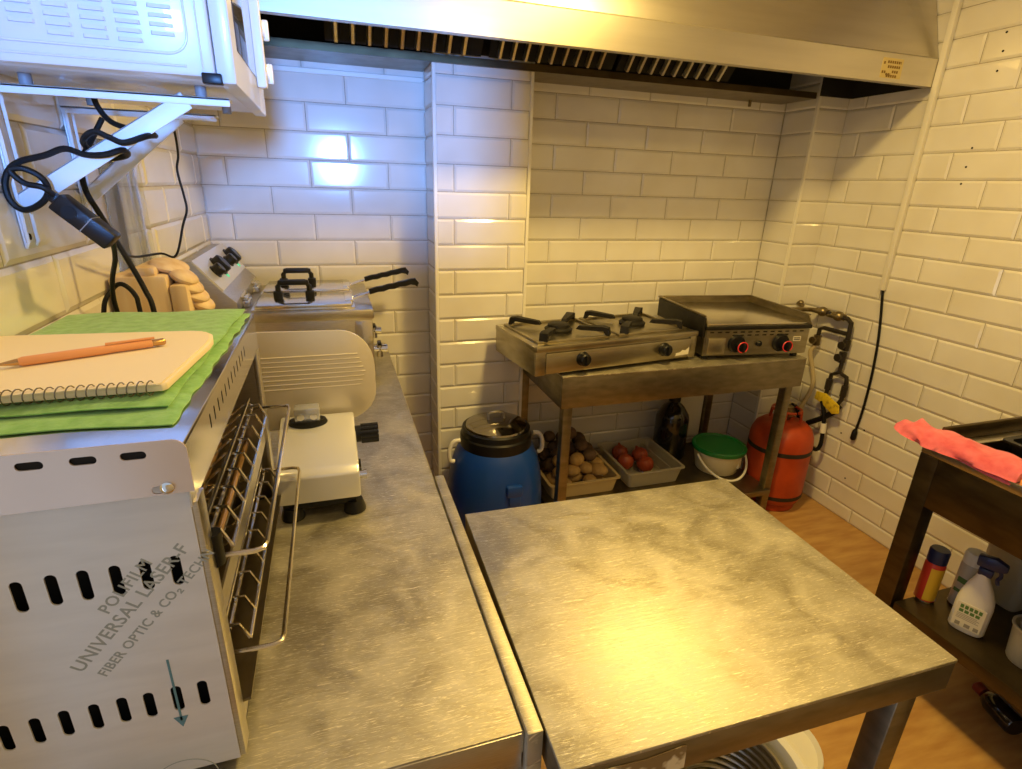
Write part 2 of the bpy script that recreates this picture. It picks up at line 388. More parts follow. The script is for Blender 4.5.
for x0, x1 in ((hx0,-.0085),(.3915,1.735)): b.box((x0,-.009,1.943),(x1,YB-.006,1.947))
obj('grease_gutter', b, [STEEL_D, STAIN_REFLECT], hood)
b = MB(); b.tube([(1.52,.15,1.945),(1.52,.15,1.915)], .007, 10, False); obj('gutter_drain', b, BRASS, hood)
def baffle_filter(x0, x1):
    f = MB(); n = 9
    a = Vector((0, -.045, 1.972)); e = Vector((0, -.300, 2.25)); d = (e-a); nn = Vector((0, -d.z, d.y)).normalized() * -1
    f.box((0,0,0), (x1-x0, .014, d.length), R=Matrix.Translation((x0, -.030, 1.972)) @ Matrix.Rotation(math.atan2(-d.y, d.z), 4, 'X'))
    fo = obj('baffle_filter', f, DARK, hood)
    pitch = (x1-x0-.05)/n
    for i in range(n):
        g = MB(); R = Matrix.Translation((x0+.025+pitch*i, -.045, 1.972)) @ Matrix.Rotation(math.atan2(-d.y, d.z), 4, 'X')
        w_ = pitch*.36
        prof = [(0,0),(w_*.25,-.016),(w_*.75,-.016),(w_,0),(w_*.8,.004),(w_*.2,.004)]
        g.rings([[R @ Vector((x, y, z)) for x, y in prof] for z in (.004, d.length-.01)])
        obj('baffle', g, STEEL, fo)
    return fo
for x0, x1 in ((-.37, .17), (.20, .70), (.72, 1.245)): baffle_filter(x0, x1)
b = MB(); b.cur = 0; b.box((1.650, -.4028, 1.966), (1.755, -.4018, 2.034)); b.cur = 1
for i, (x0, x1, z) in enumerate(((1.657,1.668,2.016),(1.676,1.745,2.020),(1.680,1.742,2.004),(1.655,1.674,1.985),(1.676,1.700,1.978),(1.706,1.738,1.988),(1.680,1.735,1.973))):
    for q in range(int((x1-x0)/.011)+1):
        xx = x0+q*.011; b.box((xx, -.4032, z-.004), (min(xx+.008, x1), -.4026, z+.005))
o = obj('warning_sticker', b, [LABEL_Y, BROWNINK], hood); o['label'] = 'yellowed sticker with faded print'

# ------------------------------------------------------------------ long counter on the left
CT = .85
ctr = thing('steel_counter', 'long stainless steel counter along the left wall, under toaster and fryer', 'counter', (-.53, -.8, 0))
b = MB(); b.prism([(-.846,0,CT-.04),(-.846,0,CT),(-.206,0,CT),(-.203,0,CT-.003),(-.203,0,CT-.04)], (0, 1.93, 0), (0, -1.75, 0)); obj('worktop', b, STEEL_TOP, ctr)
b = MB(); b.box((-.84, -1.752, CT-.075), (-.205, -1.738, CT-.003), .002); b.box((-.219, -1.738, CT-.075), (-.205, .17, CT-.04), .002); obj('apron', b, STEEL, ctr)
b = MB(); b.box((-.2022, -1.762, CT-.055), (-.1795, -1.06, CT+.006), .002); b.box((-.2022, -1.762, CT-.12), (-.1795, -1.735, CT-.05), .002); obj('edge_rail', b, STEEL_TOP, ctr)
for x, y in ((-.80,-1.70), (-.245,-1.70), (-.80,.12), (-.245,.12)):
    b = MB(); b.box((x-.02, y-.02, 0), (x+.02, y+.02, CT-.04), .003); obj('leg', b, STEEL, ctr)
b = MB(); b.box((-.82, -1.70, .25), (-.225, .12, .275), .003); obj('lower_shelf', b, STEEL_D, ctr)

# ------------------------------------------------------------------ preparation table
def steel_table(name, label, x0, x1, y0, y1, top, apron, leg, shelf_z=None, rz=0.0):
    cx, cy_ = (x0+x1)/2, (y0+y1)/2; t = thing(name, label, 'table', (cx, cy_, 0), rz)
    x0, x1, y0, y1 = x0-cx, x1-cx, y0-cy_, y1-cy_
    b = MB(); b.box((x0, y0, top-.007), (x1, y1, top), .002); obj('tabletop', b, STEEL_TOP, t, True)
    b = MB(); i = .0008; a0, a1 = top-apron, top-.0075
    b.box((x0+i, y0+i, a0), (x1-i, y0+i+.015, a1), .002); b.box((x0+i, y1-i-.015, a0), (x1-i, y1-i, a1), .002)
    b.box((x0+i, y0+i+.015, a0), (x0+i+.015, y1-i-.015, a1), .002); b.box((x1-i-.015, y0+i+.015, a0), (x1-i, y1-i-.015, a1), .002); obj('apron', b, STEEL_D, t, True)
    for x in (x0+.022, x1-.022-leg):
        for y in (y0+.022, y1-.022-leg):
            b = MB(); b.box((x, y, 0), (x+leg, y+leg, top-.0075), .003); obj('leg', b, STEEL_D, t, True)
    if shelf_z is not None:
        b = MB(); b.box((x0+.03, y0+.012, shelf_z-.03), (x1-.03, y1-.03, shelf_z), .003); obj('lower_shelf', b, STEEL_D, t, True)
    return t
prep = steel_table('preparation_table', 'scratched steel preparation table in the middle of the floor, empty top', -.1705, .503, -1.823, -1.238, CT, .062, .042, rz=math.radians(-1.1))
b = MB(); random.seed(3)
poly = [(-.12,.846),(-.05,.842),(.006,.848),(.010,.846),(.012,.805),(-.02,.800),(-.045,.812),(-.06,.800),(-.10,.806),(-.13,.800),(-.14,.83)]
b.prism([(x-.166, -.2934, z-.012) for x, z in poly], (0, .0012, 0)); o = obj('label_remnant', b, TORN, prep, True); o['label'] = 'torn remains of a paper label'

# tub with a colander below, and a pale lid beside it
tub = thing('plastic_tub', 'round pale plastic tub with a metal colander inside, under the preparation table', 'tub', (.405, -1.545, 0))
b = MB(); b.lathe([(0,0),(.135,0),(.145,.01),(.172,.235),(.185,.245),(.187,.255),(.180,.258),(.166,.250),(.162,.235),(.138,.02),(0,.018)], (.405,-1.545,0), 48); obj('body', b, WHITE_P, tub)
col = thing('wire_colander', 'dark perforated metal colander standing in the pale tub under the table', 'colander', (.405, -1.545, .02))
b = MB()
for k in range(12):
    r, z = .146-.004*(11-k), .03+k*.018; b.tube([(.405+(r-.008)*math.cos(a*PI/16), -1.545+(r-.008)*math.sin(a*PI/16), z) for a in range(32)], .0045, 6, False, True)
obj('ribbed_wall', b, STEEL, col)
b = MB(); b.lathe([(0,.02),(.090,.02),(.100,.03),(.143,.232),(.139,.232),(.096,.034),(0,.026)], (.405,-1.545,0), 40); obj('bowl', b, GREY_R, col)
b = MB(); b.lathe([(.0,.0),(.115,.0),(.125,.02),(.122,.03),(.11,.018),(0,.016)], (.73,-1.40,0), 40); solo('round_lid', b, WHITE_P, 'pale round plastic lid lying on the floor right of the tub', 'lid', (.73,-1.40,0))

# ------------------------------------------------------------------ stove stand with shelf
stand = steel_table('stove_stand', 'steel stand under the gas burners and griddle, in the tiled recess', .405, 1.585, -.425, .175, CT, .135, .040, .175)

# gas burner unit (turned a little on its stand)
hob = thing('gas_hob', 'two-burner steel gas hob on the left of the stove stand', 'gas hob', (.285, -.425, CT), math.radians(7.2))
W_, D_, H_ = .775, .365, .135
b = MB(); b.box((0, 0, .012), (W_, D_, H_-.012), .004); b.box((-.002, -.004, H_-.03), (W_+.002, D_, H_-.010), .003); obj('body', b, STEEL_G, hob, True)
b = MB(); b.box((.045, -.010, .018), (W_-.035, .002, .098), .003); b.box((.0, -.008, .012), (.045, .002, .108), .003); b.box((W_-.035, -.008, .012), (W_, .002, .108), .003); b.box((0,-.014,.106),(W_,.004,H_-.006),.004); obj('front_panel', b, STEEL_G, hob, True)
for x0 in (.025, .395):
    t_ = .355
    b = MB(); z = H_-.012
    b.box((x0, .03, z), (x0+t_, .045, z+.012), .003); b.box((x0, .325, z), (x0+t_, .34, z+.012), .003); b.box((x0, .045, z), (x0+.015, .325, z+.012), .003); b.box((x0+t_-.015, .045, z), (x0+t_, .325, z+.012), .003); b.box((x0+.01, .04, z), (x0+t_-.01, .33, z+.003))
    tr = obj('burner_tray', b, STEEL_G, hob, True)
    cx, cy_ = x0+t_/2, .185
    b = MB(); b.lathe([(.0,0),(.055,0),(.058,.012),(.05,.018),(.046,.020),(.044,.030),(.035,.034),(0,.034)], (cx, cy_, z+.003), 28); obj('burner', b, IRON, hob, True)
    b = MB()
    for k in range(4):
        a = PI/4+k*PI/2; ca, sa = math.cos(a), math.sin(a); R = Matrix.Translation((cx, cy_, z)) @ Matrix.Rotation(a, 4, 'Z')
        L_ = .215
        prof = [(.075,.022),(.085,.036),(L_-.03,.044),(L_-.006,.040),(L_,.010),(L_-.014,.010),(L_-.026,.026),(.095,.020)]
        b.rings([[R @ Vector((x, y*(1.25 if x > .15 else .8), q)) for x, q in prof] for y in (-.0135, .0135)])
    obj('pan_support', b, IRON, hob, True)
for x in (.205, .600):
    b = MB(); b.lathe([(.0,0),(.028,0),(.028,.006),(.025,.010),(.024,.026),(.020,.030),(0,.030)], (x, -.010, .064), 28, (0,-1,0)); b.box((x-.004,-.046,.044),(x+.004,-.034,.084),.002); obj('control_knob', b, BLACK, hob, True)
b = MB(); b.prism([(.665,-.0106,.028),(.735,-.0106,.030),(.735,-.0106,.060),(.715,-.0106,.048),(.70,-.0106,.052),(.69,-.0106,.042),(.668,-.0106,.040)], (0,-.0006,0)); o = obj('paper_scrap', b, LABEL, hob, True); o['label'] = 'torn white label remnant beside the right knob'
for x, y in ((.05,.04),(W_-.05,.04),(.05,D_-.04),(W_-.05,D_-.04)):
    b = MB(); b.cyl((x,y,.001),(x,y,.014),.014); obj('foot', b, BLACK, hob, True)

# griddle (turned the other way)
grd = thing('griddle', 'steel flat-top griddle with splash guard and two red-ringed knobs, right of the hob', 'griddle', (1.082, -.350, CT), math.radians(-6.5))
GW, GD = .500, .455
b = MB(); b.box((0, 0, .018), (GW, GD, .150), .004); obj('body', b, STEEL_G, grd, True)
slots = []
for row, z in enumerate((.122, .108)):
    for k in range(13 if row == 0 else 8):
        x = (.018 if row == 0 else .125)+k*.036; slots.append(rrect(x, z-.003, x+.022, z+.003, .0028, 3))
b = MB(); b.merge(plate(rrect(.002, .022, GW-.002, .132, .003), slots, .003, frame((0,-.0035,0), (1,0,0), (0,0,1)))); obj('front_panel', b, STEEL_G, grd, True)
b = MB(); b.box((.004,-.0018,.10),(GW-.004,.0005,.13)); obj('vent_cavity', b, DARK, grd, True)
b = MB(); b.box((-.004,-.012,.134),(GW+.004, .004, .150),.003); obj('grease_lip', b, IRON, grd, True)
b = MB(); b.box((.004,.004,.148),(GW-.004,GD-.004,.158),.002); obj('cooking_plate', b, GREASE, grd, True)
b = MB(); zt = .190
b.prism([(-.002,-.012,.150),(-.002,.02,zt),(-.002,GD,zt),(-.002,GD,.150)], (.005,0,0)); b.prism([(GW-.003,-.012,.150),(GW-.003,.02,zt),(GW-.003,GD,zt),(GW-.003,GD,.150)], (.005,0,0)); b.box((-.002,GD-.003,.150),(GW+.002,GD+.003,zt)); b.box((-.008,.015,zt-.004),(.005,GD+.003,zt+.002),.001); b.box((GW-.005,.015,zt-.004),(GW+.008,GD+.003,zt+.002),.001); b.box((-.008,GD-.006,zt-.004),(GW+.008,GD+.004,zt+.002),.001)
b.cur = 1; b.box((-.014,-.002,.10),(-.004,GD-.02,.185),.002)
obj('splash_guard', b, [STEEL_D, IRON], grd, True)
for x in (.150, .365):
    b = MB(); b.lathe([(0,0),(.040,0),(.040,.004),(.034,.014),(0,.014)], (x, -.005, .072), 32, (0,-1,0)); k_ = obj('control_knob', b, BLACK, grd, True)
    b = MB(); b.lathe([(.024,0),(.0245,.022),(.020,.026),(0,.026)], (x+.010, -.017, .064), 28, (0,-1,0)); b.box((x+.005,-.054,.044),(x+.015,-.040,.084),.002); obj('dial', b, BLACK, k_, True)
    b = MB(); b.tube([(x+.010+.0225*math.cos(a*PI/16), -.043, .064+.0225*math.sin(a*PI/16)) for a in range(32)], .0024, 6, False, True); o = obj('ring_mark', b, REDRING, k_, True); o['label'] = 'red ring round the knob'
b = MB(); b.lathe([(0,0),(.014,0),(.012,.010),(.008,.014),(0,.014)], (.258,-.005,.070), 20, (0,-1,0)); obj('igniter_button', b, BLACK, grd, True)
b = MB(); b.box((.012,-.014,.028),(.095,-.004,.098),.004); obj('drip_drawer', b, STEEL_G, grd, True)
b = MB(); b.cur = 0; b.box((.425,-.0056,.078),(.462,-.0048,.098)); b.cur = 1
for z in (.082,.089): b.box((.428,-.0060,z),(.459,-.0054,z+.004))
obj('rating_label', b, [LABEL, BLACK], grd, True)
for x, y in ((.03,.03),(GW-.03,.03),(.03,GD-.03),(GW-.03,GD-.03)):
    b = MB(); b.cyl((x,y,.001),(x,y,.02),.015); obj('foot', b, BLACK, grd, True)

# ------------------------------------------------------------------ twin-tank fryer
fry = thing('deep_fryer', 'twin-tank steel electric fryer at the far end of the left counter', 'deep fryer', (-.55, -.1, CT))
FX0, FX1, FY0, FY1, FT = -.700, -.287, -.355, .165, 1.125
b = MB(); b.box((FX0, FY0, CT+.03), (FX1, FY1, FT-.02), .004); b.box((FX0, FY0-.004, FT-.035), (FX1+.006, FY1, FT), .006); obj('body', b, STEEL, fry)
b = MB(); b.box((FX1-.058, FY0-.0035, CT+.035), (FX1-.002, FY0-.001, FT-.04), .001); o = obj('bright_side_strip', b, STEEL_B, fry)
b = MB(); b.prism([(-.843,FY0,CT+.03),(FX0,FY0,CT+.03),(FX0,FY0,1.160),(-.736,FY0,1.196),(-.812,FY0,1.288),(-.843,FY0,1.288)], (0, FY1-FY0, 0), bev=.003); box_ = obj('control_box', b, STEEL, fry)
pa, pb = Vector((-.736,0,1.196)), Vector((-.812,0,1.288)); pu = (pb-pa); pn = Vector((pu.z,0,-pu.x)).normalized()
b = MB(); m_ = frame((pa+pn*.001), (0,1,0), pu); 
b.prism([Vector((pa.x,FY0+.004,pa.z))+pn*.0005, Vector((pa.x,FY1-.004,pa.z))+pn*.0005, Vector((pb.x,FY1-.004,pb.z))+pn*.0005, Vector((pb.x,FY0+.004,pb.z))+pn*.0005], pn*.003); obj('control_panel', b, SILVER, fry)
for y in (-.245, .010):
    for dy, r, fr in ((0, .023, .46), (.088, .036, .52)):
        c = pa+pu*fr+pn*.003; b = MB()
        n_ = 10; b.lathe([(r,0),(r,.004),(r*.85,.006),(r*.85,.024),(r*.7,.028),(0,.028)], (c.x, y+dy, c.z), 10 if r < .02 else 12, pn); b.box((-.003,-.9*r,.02),(.003,.9*r,.036),.002, R=frame((c.x,y+dy,c.z), pu, (0,1,0)))
        obj('control_knob', b, BLACK, fry)
    b = MB(); c = pa+pu*.2+pn*.003; b.cyl((c.x, y+.085, c.z), Vector((c.x, y+.085, c.z))+pn*.004, .008); obj('pilot_lamp', b, PILOT, fry)
for y0, y1 in ((-.335, -.110), (-.060, .158)):
    ym = (y0+y1)/2
    b = MB(); b.box((-.655, y0, FT+.002), (-.350, y1, FT+.018), .005); b.box((-.665,y0-.004,FT+.000),(-.340,y1+.004,FT+.006),.002); lid = obj('tank_lid', b, STEEL_B, fry)
    b = MB(); xh0, xh1 = -.588, -.487
    pts = [(xh0,ym,FT+.018),(xh0,ym,FT+.060),(xh0+.012,ym,FT+.075),(xh1-.012,ym,FT+.075),(xh1,ym,FT+.060),(xh1,ym,FT+.018)]
    b.tube(pts, .009, 10, False); b.box((xh0-.016,ym-.014,FT+.016),(xh0+.014,ym+.014,FT+.045),.005); b.box((xh1-.014,ym-.014,FT+.016),(xh1+.016,ym+.014,FT+.045),.005); b.box((xh0,ym-.011,FT+.064),(xh1,ym+.011,FT+.082),.006); obj('lid_handle', b, BLACK, lid)
    b = MB(); b.box((-.715,ym-.045,FT+.002),(-.675,ym+.045,FT+.022),.003); b.box((-.700,ym-.035,FT+.022),(-.68,ym+.035,FT+.034),.004); b.tube([(-.70,ym-.055,FT+.035),(-.70,ym+.055,FT+.035)], .005, 8, False); obj('hinge_clip', b, CHROME, fry)
    b = MB(); b.tube([(-.36,ym-.02,FT+.010),(-.325,ym-.012,FT+.020),(-.255,ym,FT+.040)], .0035, 8); b.tube([(-.36,ym+.02,FT+.010),(-.325,ym+.012,FT+.020),(-.255,ym,FT+.040)], .0035, 8)
    b.box((-.372,ym-.07,FT+.000),(-.345,ym+.07,FT+.022),.003); bas = obj('frying_basket', b, CHROME, fry)
    b = MB(); R = frame((-.285, ym, FT+.034), (.975,0,.21), (0,1,0))
    prof = [(0,.010),(.03,.012),(.05,.010),(.07,.012),(.09,.010),(.11,.012),(.13,.011),(.155,.012),(.172,.010),(.180,-.010),(.172,-.022),(.165,-.014),(.15,-.008),(.13,-.010),(.11,-.007),(.09,-.010),(.07,-.007),(.05,-.010),(.03,-.007),(0,-.009)]
    b.rings([[R @ Vector((x, y_, z*s)) for x, z in prof] for y_, s in ((-.011,.7),(-.007,1),(.007,1),(.011,.7))]); obj('basket_handle', b, BLACK, bas)
    b = MB(); b.cyl((FX1,ym,.945),(FX1+.04,ym,.945),.012); b.cyl((FX1+.028,ym,.965),(FX1+.028,ym,.915),.012); b.lathe([(.016,0),(.016,.02),(0,.02)],(FX1+.036,ym,.945),12,(1,0,0)); tp = obj('drain_tap', b, CHROME, fry)
    b = MB(); b.box((FX1+.020,ym-.035,.965),(FX1+.034,ym+.012,.975),.003); obj('tap_lever', b, BLACK, tp)
for x, y in ((-.66,-.31),(-.33,-.31),(-.66,.12),(-.33,.12)):
    b = MB(); b.cyl((x,y,CT+.001),(x,y,CT+.032),.018); obj('foot', b, BLACK, fry)

# ------------------------------------------------------------------ food slicer
sl = thing('food_slicer', 'silver electric food slicer with a ribbed upright plate, on the counter beside the toaster', 'food slicer', (-.46, -1.05, CT))
b = MB(); b.prism([(-.546,-1.172,.892),(-.546,-1.172,.953),(-.546,-1.155,.964),(-.546,-.975,1.002),(-.546,-.950,1.002),(-.546,-.950,.892)], (.166, 0, 0), bev=.005); obj('body', b, SILVER, sl)
b = MB(); b.box((-.540,-1.160,.872),(-.390,-.965,.893),.004); obj('base_plinth', b, BLACK, sl)
for x, y in ((-.395,-1.150),(-.522,-1.150),(-.395,-.98),(-.522,-.98)):
    b = MB(); b.lathe([(.024,0),(.024,.006),(.018,.026),(0,.026)], (x,y,CT+.001), 20); obj('foot', b, BLACK, sl)
b = MB(); ol = [(-.60,.972)] + [(-.425+.10*math.cos(a), 1.085+.118*math.sin(a)) for a in [(-PI/2+PI*i/16) for i in range(17)]]
ol = [(-.60,.965),(-.44,.965)] + [(-.405+.083*math.cos(-PI/2+PI/2*i/8), 1.050+.075*math.sin(-PI/2+PI/2*i/8)) for i in range(1,9)] + [(-.400+.078*math.cos(PI/2*i/8), 1.110+.090*math.sin(PI/2*i/8)) for i in range(9)] + [(-.60,1.204)]
R = frame((0,-.935,0), (1,0,0), (0,.06,1)); zoff = 0
b.prism([(x, -.940+(z-.965)*.06, z) for x, z in ol], (0, .008, 0), bev=.0015)
for i in range(8):
    z = 1.065+i*.011; x1 = -.345-.004*abs(i-3)
    b.tube([(-.592,-.9405+(z-.965)*.06,z),(x1,-.9405+(z-.965)*.06,z)], .0022, 6, False)
obj('ribbed_plate', b, SLICER_P, sl)
b = MB(); b.lathe([(.0,0),(.042,0),(.044,.008),(.040,.016),(0,.016)], (-.484,-.990,.993), 28, (0,-.08,1), sx=1, sy=.55); sw = obj('switch_base', b, BLACK, sl)
b = MB(); b.box((-.512,-1.006,1.005),(-.456,-.968,1.040),.004); b.cur = 1
for x in (-.498,-.470): b.cyl((x,-1.0075,1.020),(x,-1.0055,1.020),.008)
obj('safety_button', b, [BLUEBOX, CHROME], sw)
b = MB(); n_ = 12
for i in range(n_):
    a = 2*PI*i/n_; b.cyl((-.368,-1.02+.019*math.cos(a),.972+.019*math.sin(a)),(-.328,-1.02+.019*math.cos(a),.972+.019*math.sin(a)),.0046,n=8)
b.cyl((-.381,-1.02,.972),(-.331,-1.02,.972),.020,n=24); obj('thickness_knob', b, [BLACK], sl)
b = MB(); b.cyl((-.381,-1.12,.918),(-.368,-1.12,.918),.009); b.lathe([(.011,0),(.011,.006),(0,.006)],(-.370,-1.12,.918),16,(1,0,0)); obj('release_button', b, CHROME, sl)
b = MB(); b.cyl((-.381,-1.065,.918),(-.374,-1.065,.918),.010); obj('side_plug', b, BLACK, sl)

# ------------------------------------------------------------------ two-tier toaster
to = thing('toaster', 'large steel two-tier toaster with slotted film-covered side, nearest on the left counter', 'toaster', (-.69, -1.42, CT))
TX0, TX1, TY0, TY1, TT = -.840, -.552, -1.700, -1.140, 1.290
# side panel towards the room end, with real slots
slots = []
for x, z in ((-.828,1.147),(-.800,1.149),(-.771,1.149),(-.741,1.150),(-.710,1.149),(-.682,1.151),(-.656,1.151),(-.629,1.151),(-.603,1.152),(-.576,1.152), (-.812,.979),(-.786,.979),(-.760,.979),(-.733,.980),(-.707,.982),(-.680,.982),(-.654,.983),(-.629,.982),(-.602,.983),(-.576,.983)):
    slots.append(rrect(x-.0052, z-.018, x+.0052, z+.018, .0050, 4))
b = MB(); b.merge(plate([(TX0,CT+.02),(TX1,CT+.02),(TX1,TT-.012),(TX0,TT-.012)], slots, .0016, frame((0,TY0,0),(1,0,0),(0,0,1))))
side = obj('slotted_side_panel', b, FILM, to, smooth=0)
def print_on(name, body, size, p, ang, m_=INK, sp_=1.0):
    b = MB(); b.merge(text(body, size, frame((p[0], TY0-.0009, p[1]), (math.cos(ang),0,math.sin(ang)), (-math.sin(ang),0,math.cos(ang))), .00008, bold=.00025, space=sp_)); return obj(name, b, m_, side, smooth=0)
ang = math.atan2(1.182-1.045, -.556+.681)
print_on('film_print', 'POLIFILM', .0165, (-.644,1.112), ang, sp_=1.1)
print_on('film_print', 'UNIVERSAL LASER-F', .0190, (-.680,1.045), ang, sp_=1.06)
print_on('film_print', 'FIBER OPTIC & CO\u2082 TECHN', .0140, (-.661,1.033), ang, sp_=1.06)
b = MB(); b.box((-.6042,TY0-.0011,.950),(-.6018,TY0-.0008,1.040)); b.prism([(-.6105,TY0-.0011,.956),(-.5955,TY0-.0011,.956),(-.603,TY0-.0011,.940)], (0,.0003,0)); obj('arrow_print', b, TEAL, side, smooth=0)
b = MB(); b.tube([(-.612+.034*math.cos(a*PI/20), TY0-.0009, .858+.030*math.sin(a*PI/20)) for a in range(40)], .0006, 4, False, True); obj('circle_print', b, INK, side)
# lid with folded end flap
fl = [rrect(x-.0105, 1.2865, x+.0105, 1.2945, .0039, 4) for x in (-.818,-.780,-.742,-.704,-.666,-.626,-.587)]
fl.append(rrect(-.5785,1.2485,-.568,1.2565,.0035,4))
b = MB(); b.merge(plate([(TX0,1.244),(-.543,1.247)] + [(-.543-.012+.012*math.cos(PI/2*i/6), 1.291+.012*math.sin(PI/2*i/6)) for i in range(7)] + [(TX0,1.303)], fl, .0016, frame((0,TY0-.011,0),(1,0,0),(0,0,1))))
flap = obj('lid_end_flap', b, FLAP, to, smooth=0); flap['label'] = 'pinkish polished end flap with oval holes'
b = MB(); b.box((TX0+.002,TY0-.009,1.276),(-.56,TY0-.003,1.298)); obj('flap_cavity', b, DARK, to)
b = MB(); b.lathe([(.006,0),(.006,.002),(.003,.004),(0,.004)], (-.565,TY0-.012,1.2545), 16, (0,-1,0)); obj('screw', b, CHROME, flap)
b = MB(); b.box((TX0, TY0-.002, TT-.002), (TX1+.004, TY1, TT+.004), .0015); obj('lid', b, STEEL_B, to)
vs_ = [rrect(y-.003, 1.258, y+.003, 1.276, .0028, 3) for y in [TY0+.115+i*.026 for i in range(12)]]
b = MB(); b.merge(plate([(TY0-.008,1.228),(TY1,1.228),(TY1,TT),(TY0-.008,TT)], vs_, .0016, frame((TX1+.003,0,0),(0,1,0),(0,0,1)))); obj('vented_front_strip', b, STEEL_B, to, smooth=0)
b = MB(); b.box((TX1-.02,TY0+.01,1.232),(TX1+.0005,TY1-.01,1.286)); obj('vent_cavity', b, DARK, to)
b = MB(); b.box((TX0+.004,TY0+.022,CT+.03),(TX1-.006,TY0+.024,TT-.012)); b.box((TX0+.004,TY0+.0025,1.212),(TX1-.006,TY0+.024,1.214)); obj('inner_lining', b, DARK, to)  # added dark sheets; shade seen through the slots put into their colour
b = MB(); b.box((TX0,TY1-.003,CT+.02),(TX1,TY1,TT)); b.box((TX0,TY0+.002,CT+.02),(TX0+.002,TY1-.003,TT)); b.box((TX0+.002,TY0+.002,CT+.02),(TX1,TY1-.003,CT+.024)); obj('casing', b, STEEL, to)
b = MB(); b.box((TX1-.004,TY0+.0015,CT+.02),(TX1+.006,TY0+.030,1.228),.001); b.box((TX1-.004,TY1-.030,CT+.02),(TX1+.004,TY1-.001,1.228),.001); b.box((TX1-.004,TY0+.03,1.045),(TX1-.001,TY1-.03,1.075)); b.box((TX1-.004,TY0+.03,CT+.02),(TX1+.0,TY1-.03,CT+.062)); obj('front_frame', b, STEEL, to)
b = MB(); b.prism([(TX1-.20,TY0+.035,CT+.026),(TX1+.014,TY0+.035,CT+.070),(TX1+.014,TY0+.035,CT+.074),(TX1-.20,TY0+.035,CT+.030)], (0,TY1-TY0-.07,0)); obj('crumb_tray', b, STEEL_D, to)
b = MB()
for z in (1.20, 1.04, .90):
    for x in (-.76,-.70,-.64,-.59): b.cyl((x,TY0+.004,z),(x,TY1-.01,z),.005,n=10)
obj('heating_tube', b, GOLD, to)
b = MB(); b.cyl((TX1+.004,TY0+.033,1.170),(TX1+.004,TY0+.033,1.130),.010); obj('end_stop', b, RUBBER, to)
for zr, xo, ya, yb in ((1.125, -.500, -1.640, -1.200), (.975, -.497, -1.632, -1.170)):
    b = MB(); r = .0026; xs = [-.82,-.75,-.70,-.66,-.63,-.605,-.580,-.562]
    for i, x in enumerate(xs): b.tube([(x,ya+.02,zr+.012*(i % 2)),(x,yb-.02,zr+.012*(i % 2))], r, 6, False)
    for k in range(9):
        y = ya+.02+(yb-ya-.04)*k/8; b.tube([(-.83,y,zr-.004),(-.70,y,zr-.004),(-.60,y,zr-.002),(-.575,y,zr+.020),(-.55,y,zr+.018),(-.540,y,zr-.006)], r*.9, 6, False)
    b.tube([(-.565,ya+.02,zr+.03),(-.565,yb-.02,zr+.03)], r, 6, False); b.tube([(-.540,ya+.02,zr-.008),(-.540,yb-.02,zr-.008)], r, 6, False)
    rk = obj('toasting_rack', b, WIRE, to)
    b = MB(); c = .014
    P = [(-.57,ya-.008,zr),(xo-.012,ya-.008,zr),(xo-.002,ya-.004,zr),(xo,ya+.008,zr),(xo,yb-.008,zr),(xo-.003,yb+.004,zr),(xo-.014,yb+.008,zr),(-.57,yb+.008,zr)]
    b.tube(P, .0032, 8, False); obj('pull_handle', b, WIRE, rk)
for x, y in ((TX0+.03,TY0+.03),(TX1-.03,TY0+.03),(TX0+.03,TY1-.03),(TX1-.03,TY1-.03)):
    b = MB(); b.cyl((x,y,CT+.001),(x,y,CT+.021),.014); obj('foot', b, BLACK, to)

# green towel folded on the toaster lid
def sheet(pts_u, nu, nv, fz, thick):
    """Bilinear quad patch with a height function and thickness."""
    A, B, C_, D = [Vector(p) for p in pts_u]; bm = bmesh.new(); top = []; bot = []
    for i in range(nu+1):
        u = i/nu; rt = []; rb = []
        for j in range(nv+1):
            v = j/nv; p = A*(1-u)*(1-v)+B*u*(1-v)+C_*u*v+D*(1-u)*v; dz = fz(u, v); q = Vector(dz)
            e = min(u, 1-u, v, 1-v); k = min(1, e*14)**.5
            rt.append(bm.verts.new(p+q+Vector((0,0,thick*(.25+.75*k))))); rb.append(bm.verts.new(p+q))
        top.append(rt); bot.append(rb)
    for i in range(nu):
        for j in range(nv):
            bm.faces.new((top[i][j], top[i+1][j], top[i+1][j+1], top[i][j+1])); bm.faces.new((bot[i][j], bot[i][j+1], bot[i+1][j+1], bot[i+1][j]))
    for i in range(nu):
        bm.faces.new((bot[i][0], bot[i+1][0], top[i+1][0], top[i][0])); bm.faces.new((bot[i+1][nv], bot[i][nv], top[i][nv], top[i+1][nv]))
    for j in range(nv):
        bm.faces.new((bot[0][j+1], bot[0][j], top[0][j], top[0][j+1])); bm.faces.new((bot[nu][j], bot[nu][j+1], top[nu][j+1], top[nu][j]))
    return bm
zt = TT+.0045
b = MB()
b.merge(sheet([(-.836,-1.640,zt),(-.566,-1.655,zt),(-.553,-1.142,zt),(-.836,-1.142,zt)], 60, 60, lambda u, v: (.0012*math.sin(26*v)*u+.0012*math.sin(61*v)*u, .003*math.sin(9*u+2), .0012*(1+math.sin(13*u+7*v)*math.sin(17*v))), .005))
b.merge(sheet([(-.836,-1.610,zt+.0085),(-.578,-1.625,zt+.0085),(-.560,-1.148,zt+.0085),(-.836,-1.146,zt+.0085)], 60, 60, lambda u, v: (.0015*math.sin(22*v+1)*u, .002*math.sin(8*u), .001*(1+math.sin(11*u+5*v))), .005))
solo('folded_towel', b, GREEN_T, 'bright green microfibre towel folded flat on top of the toaster', 'towel', (-.70,-1.4,zt), smooth=60)
zn = zt+.0178
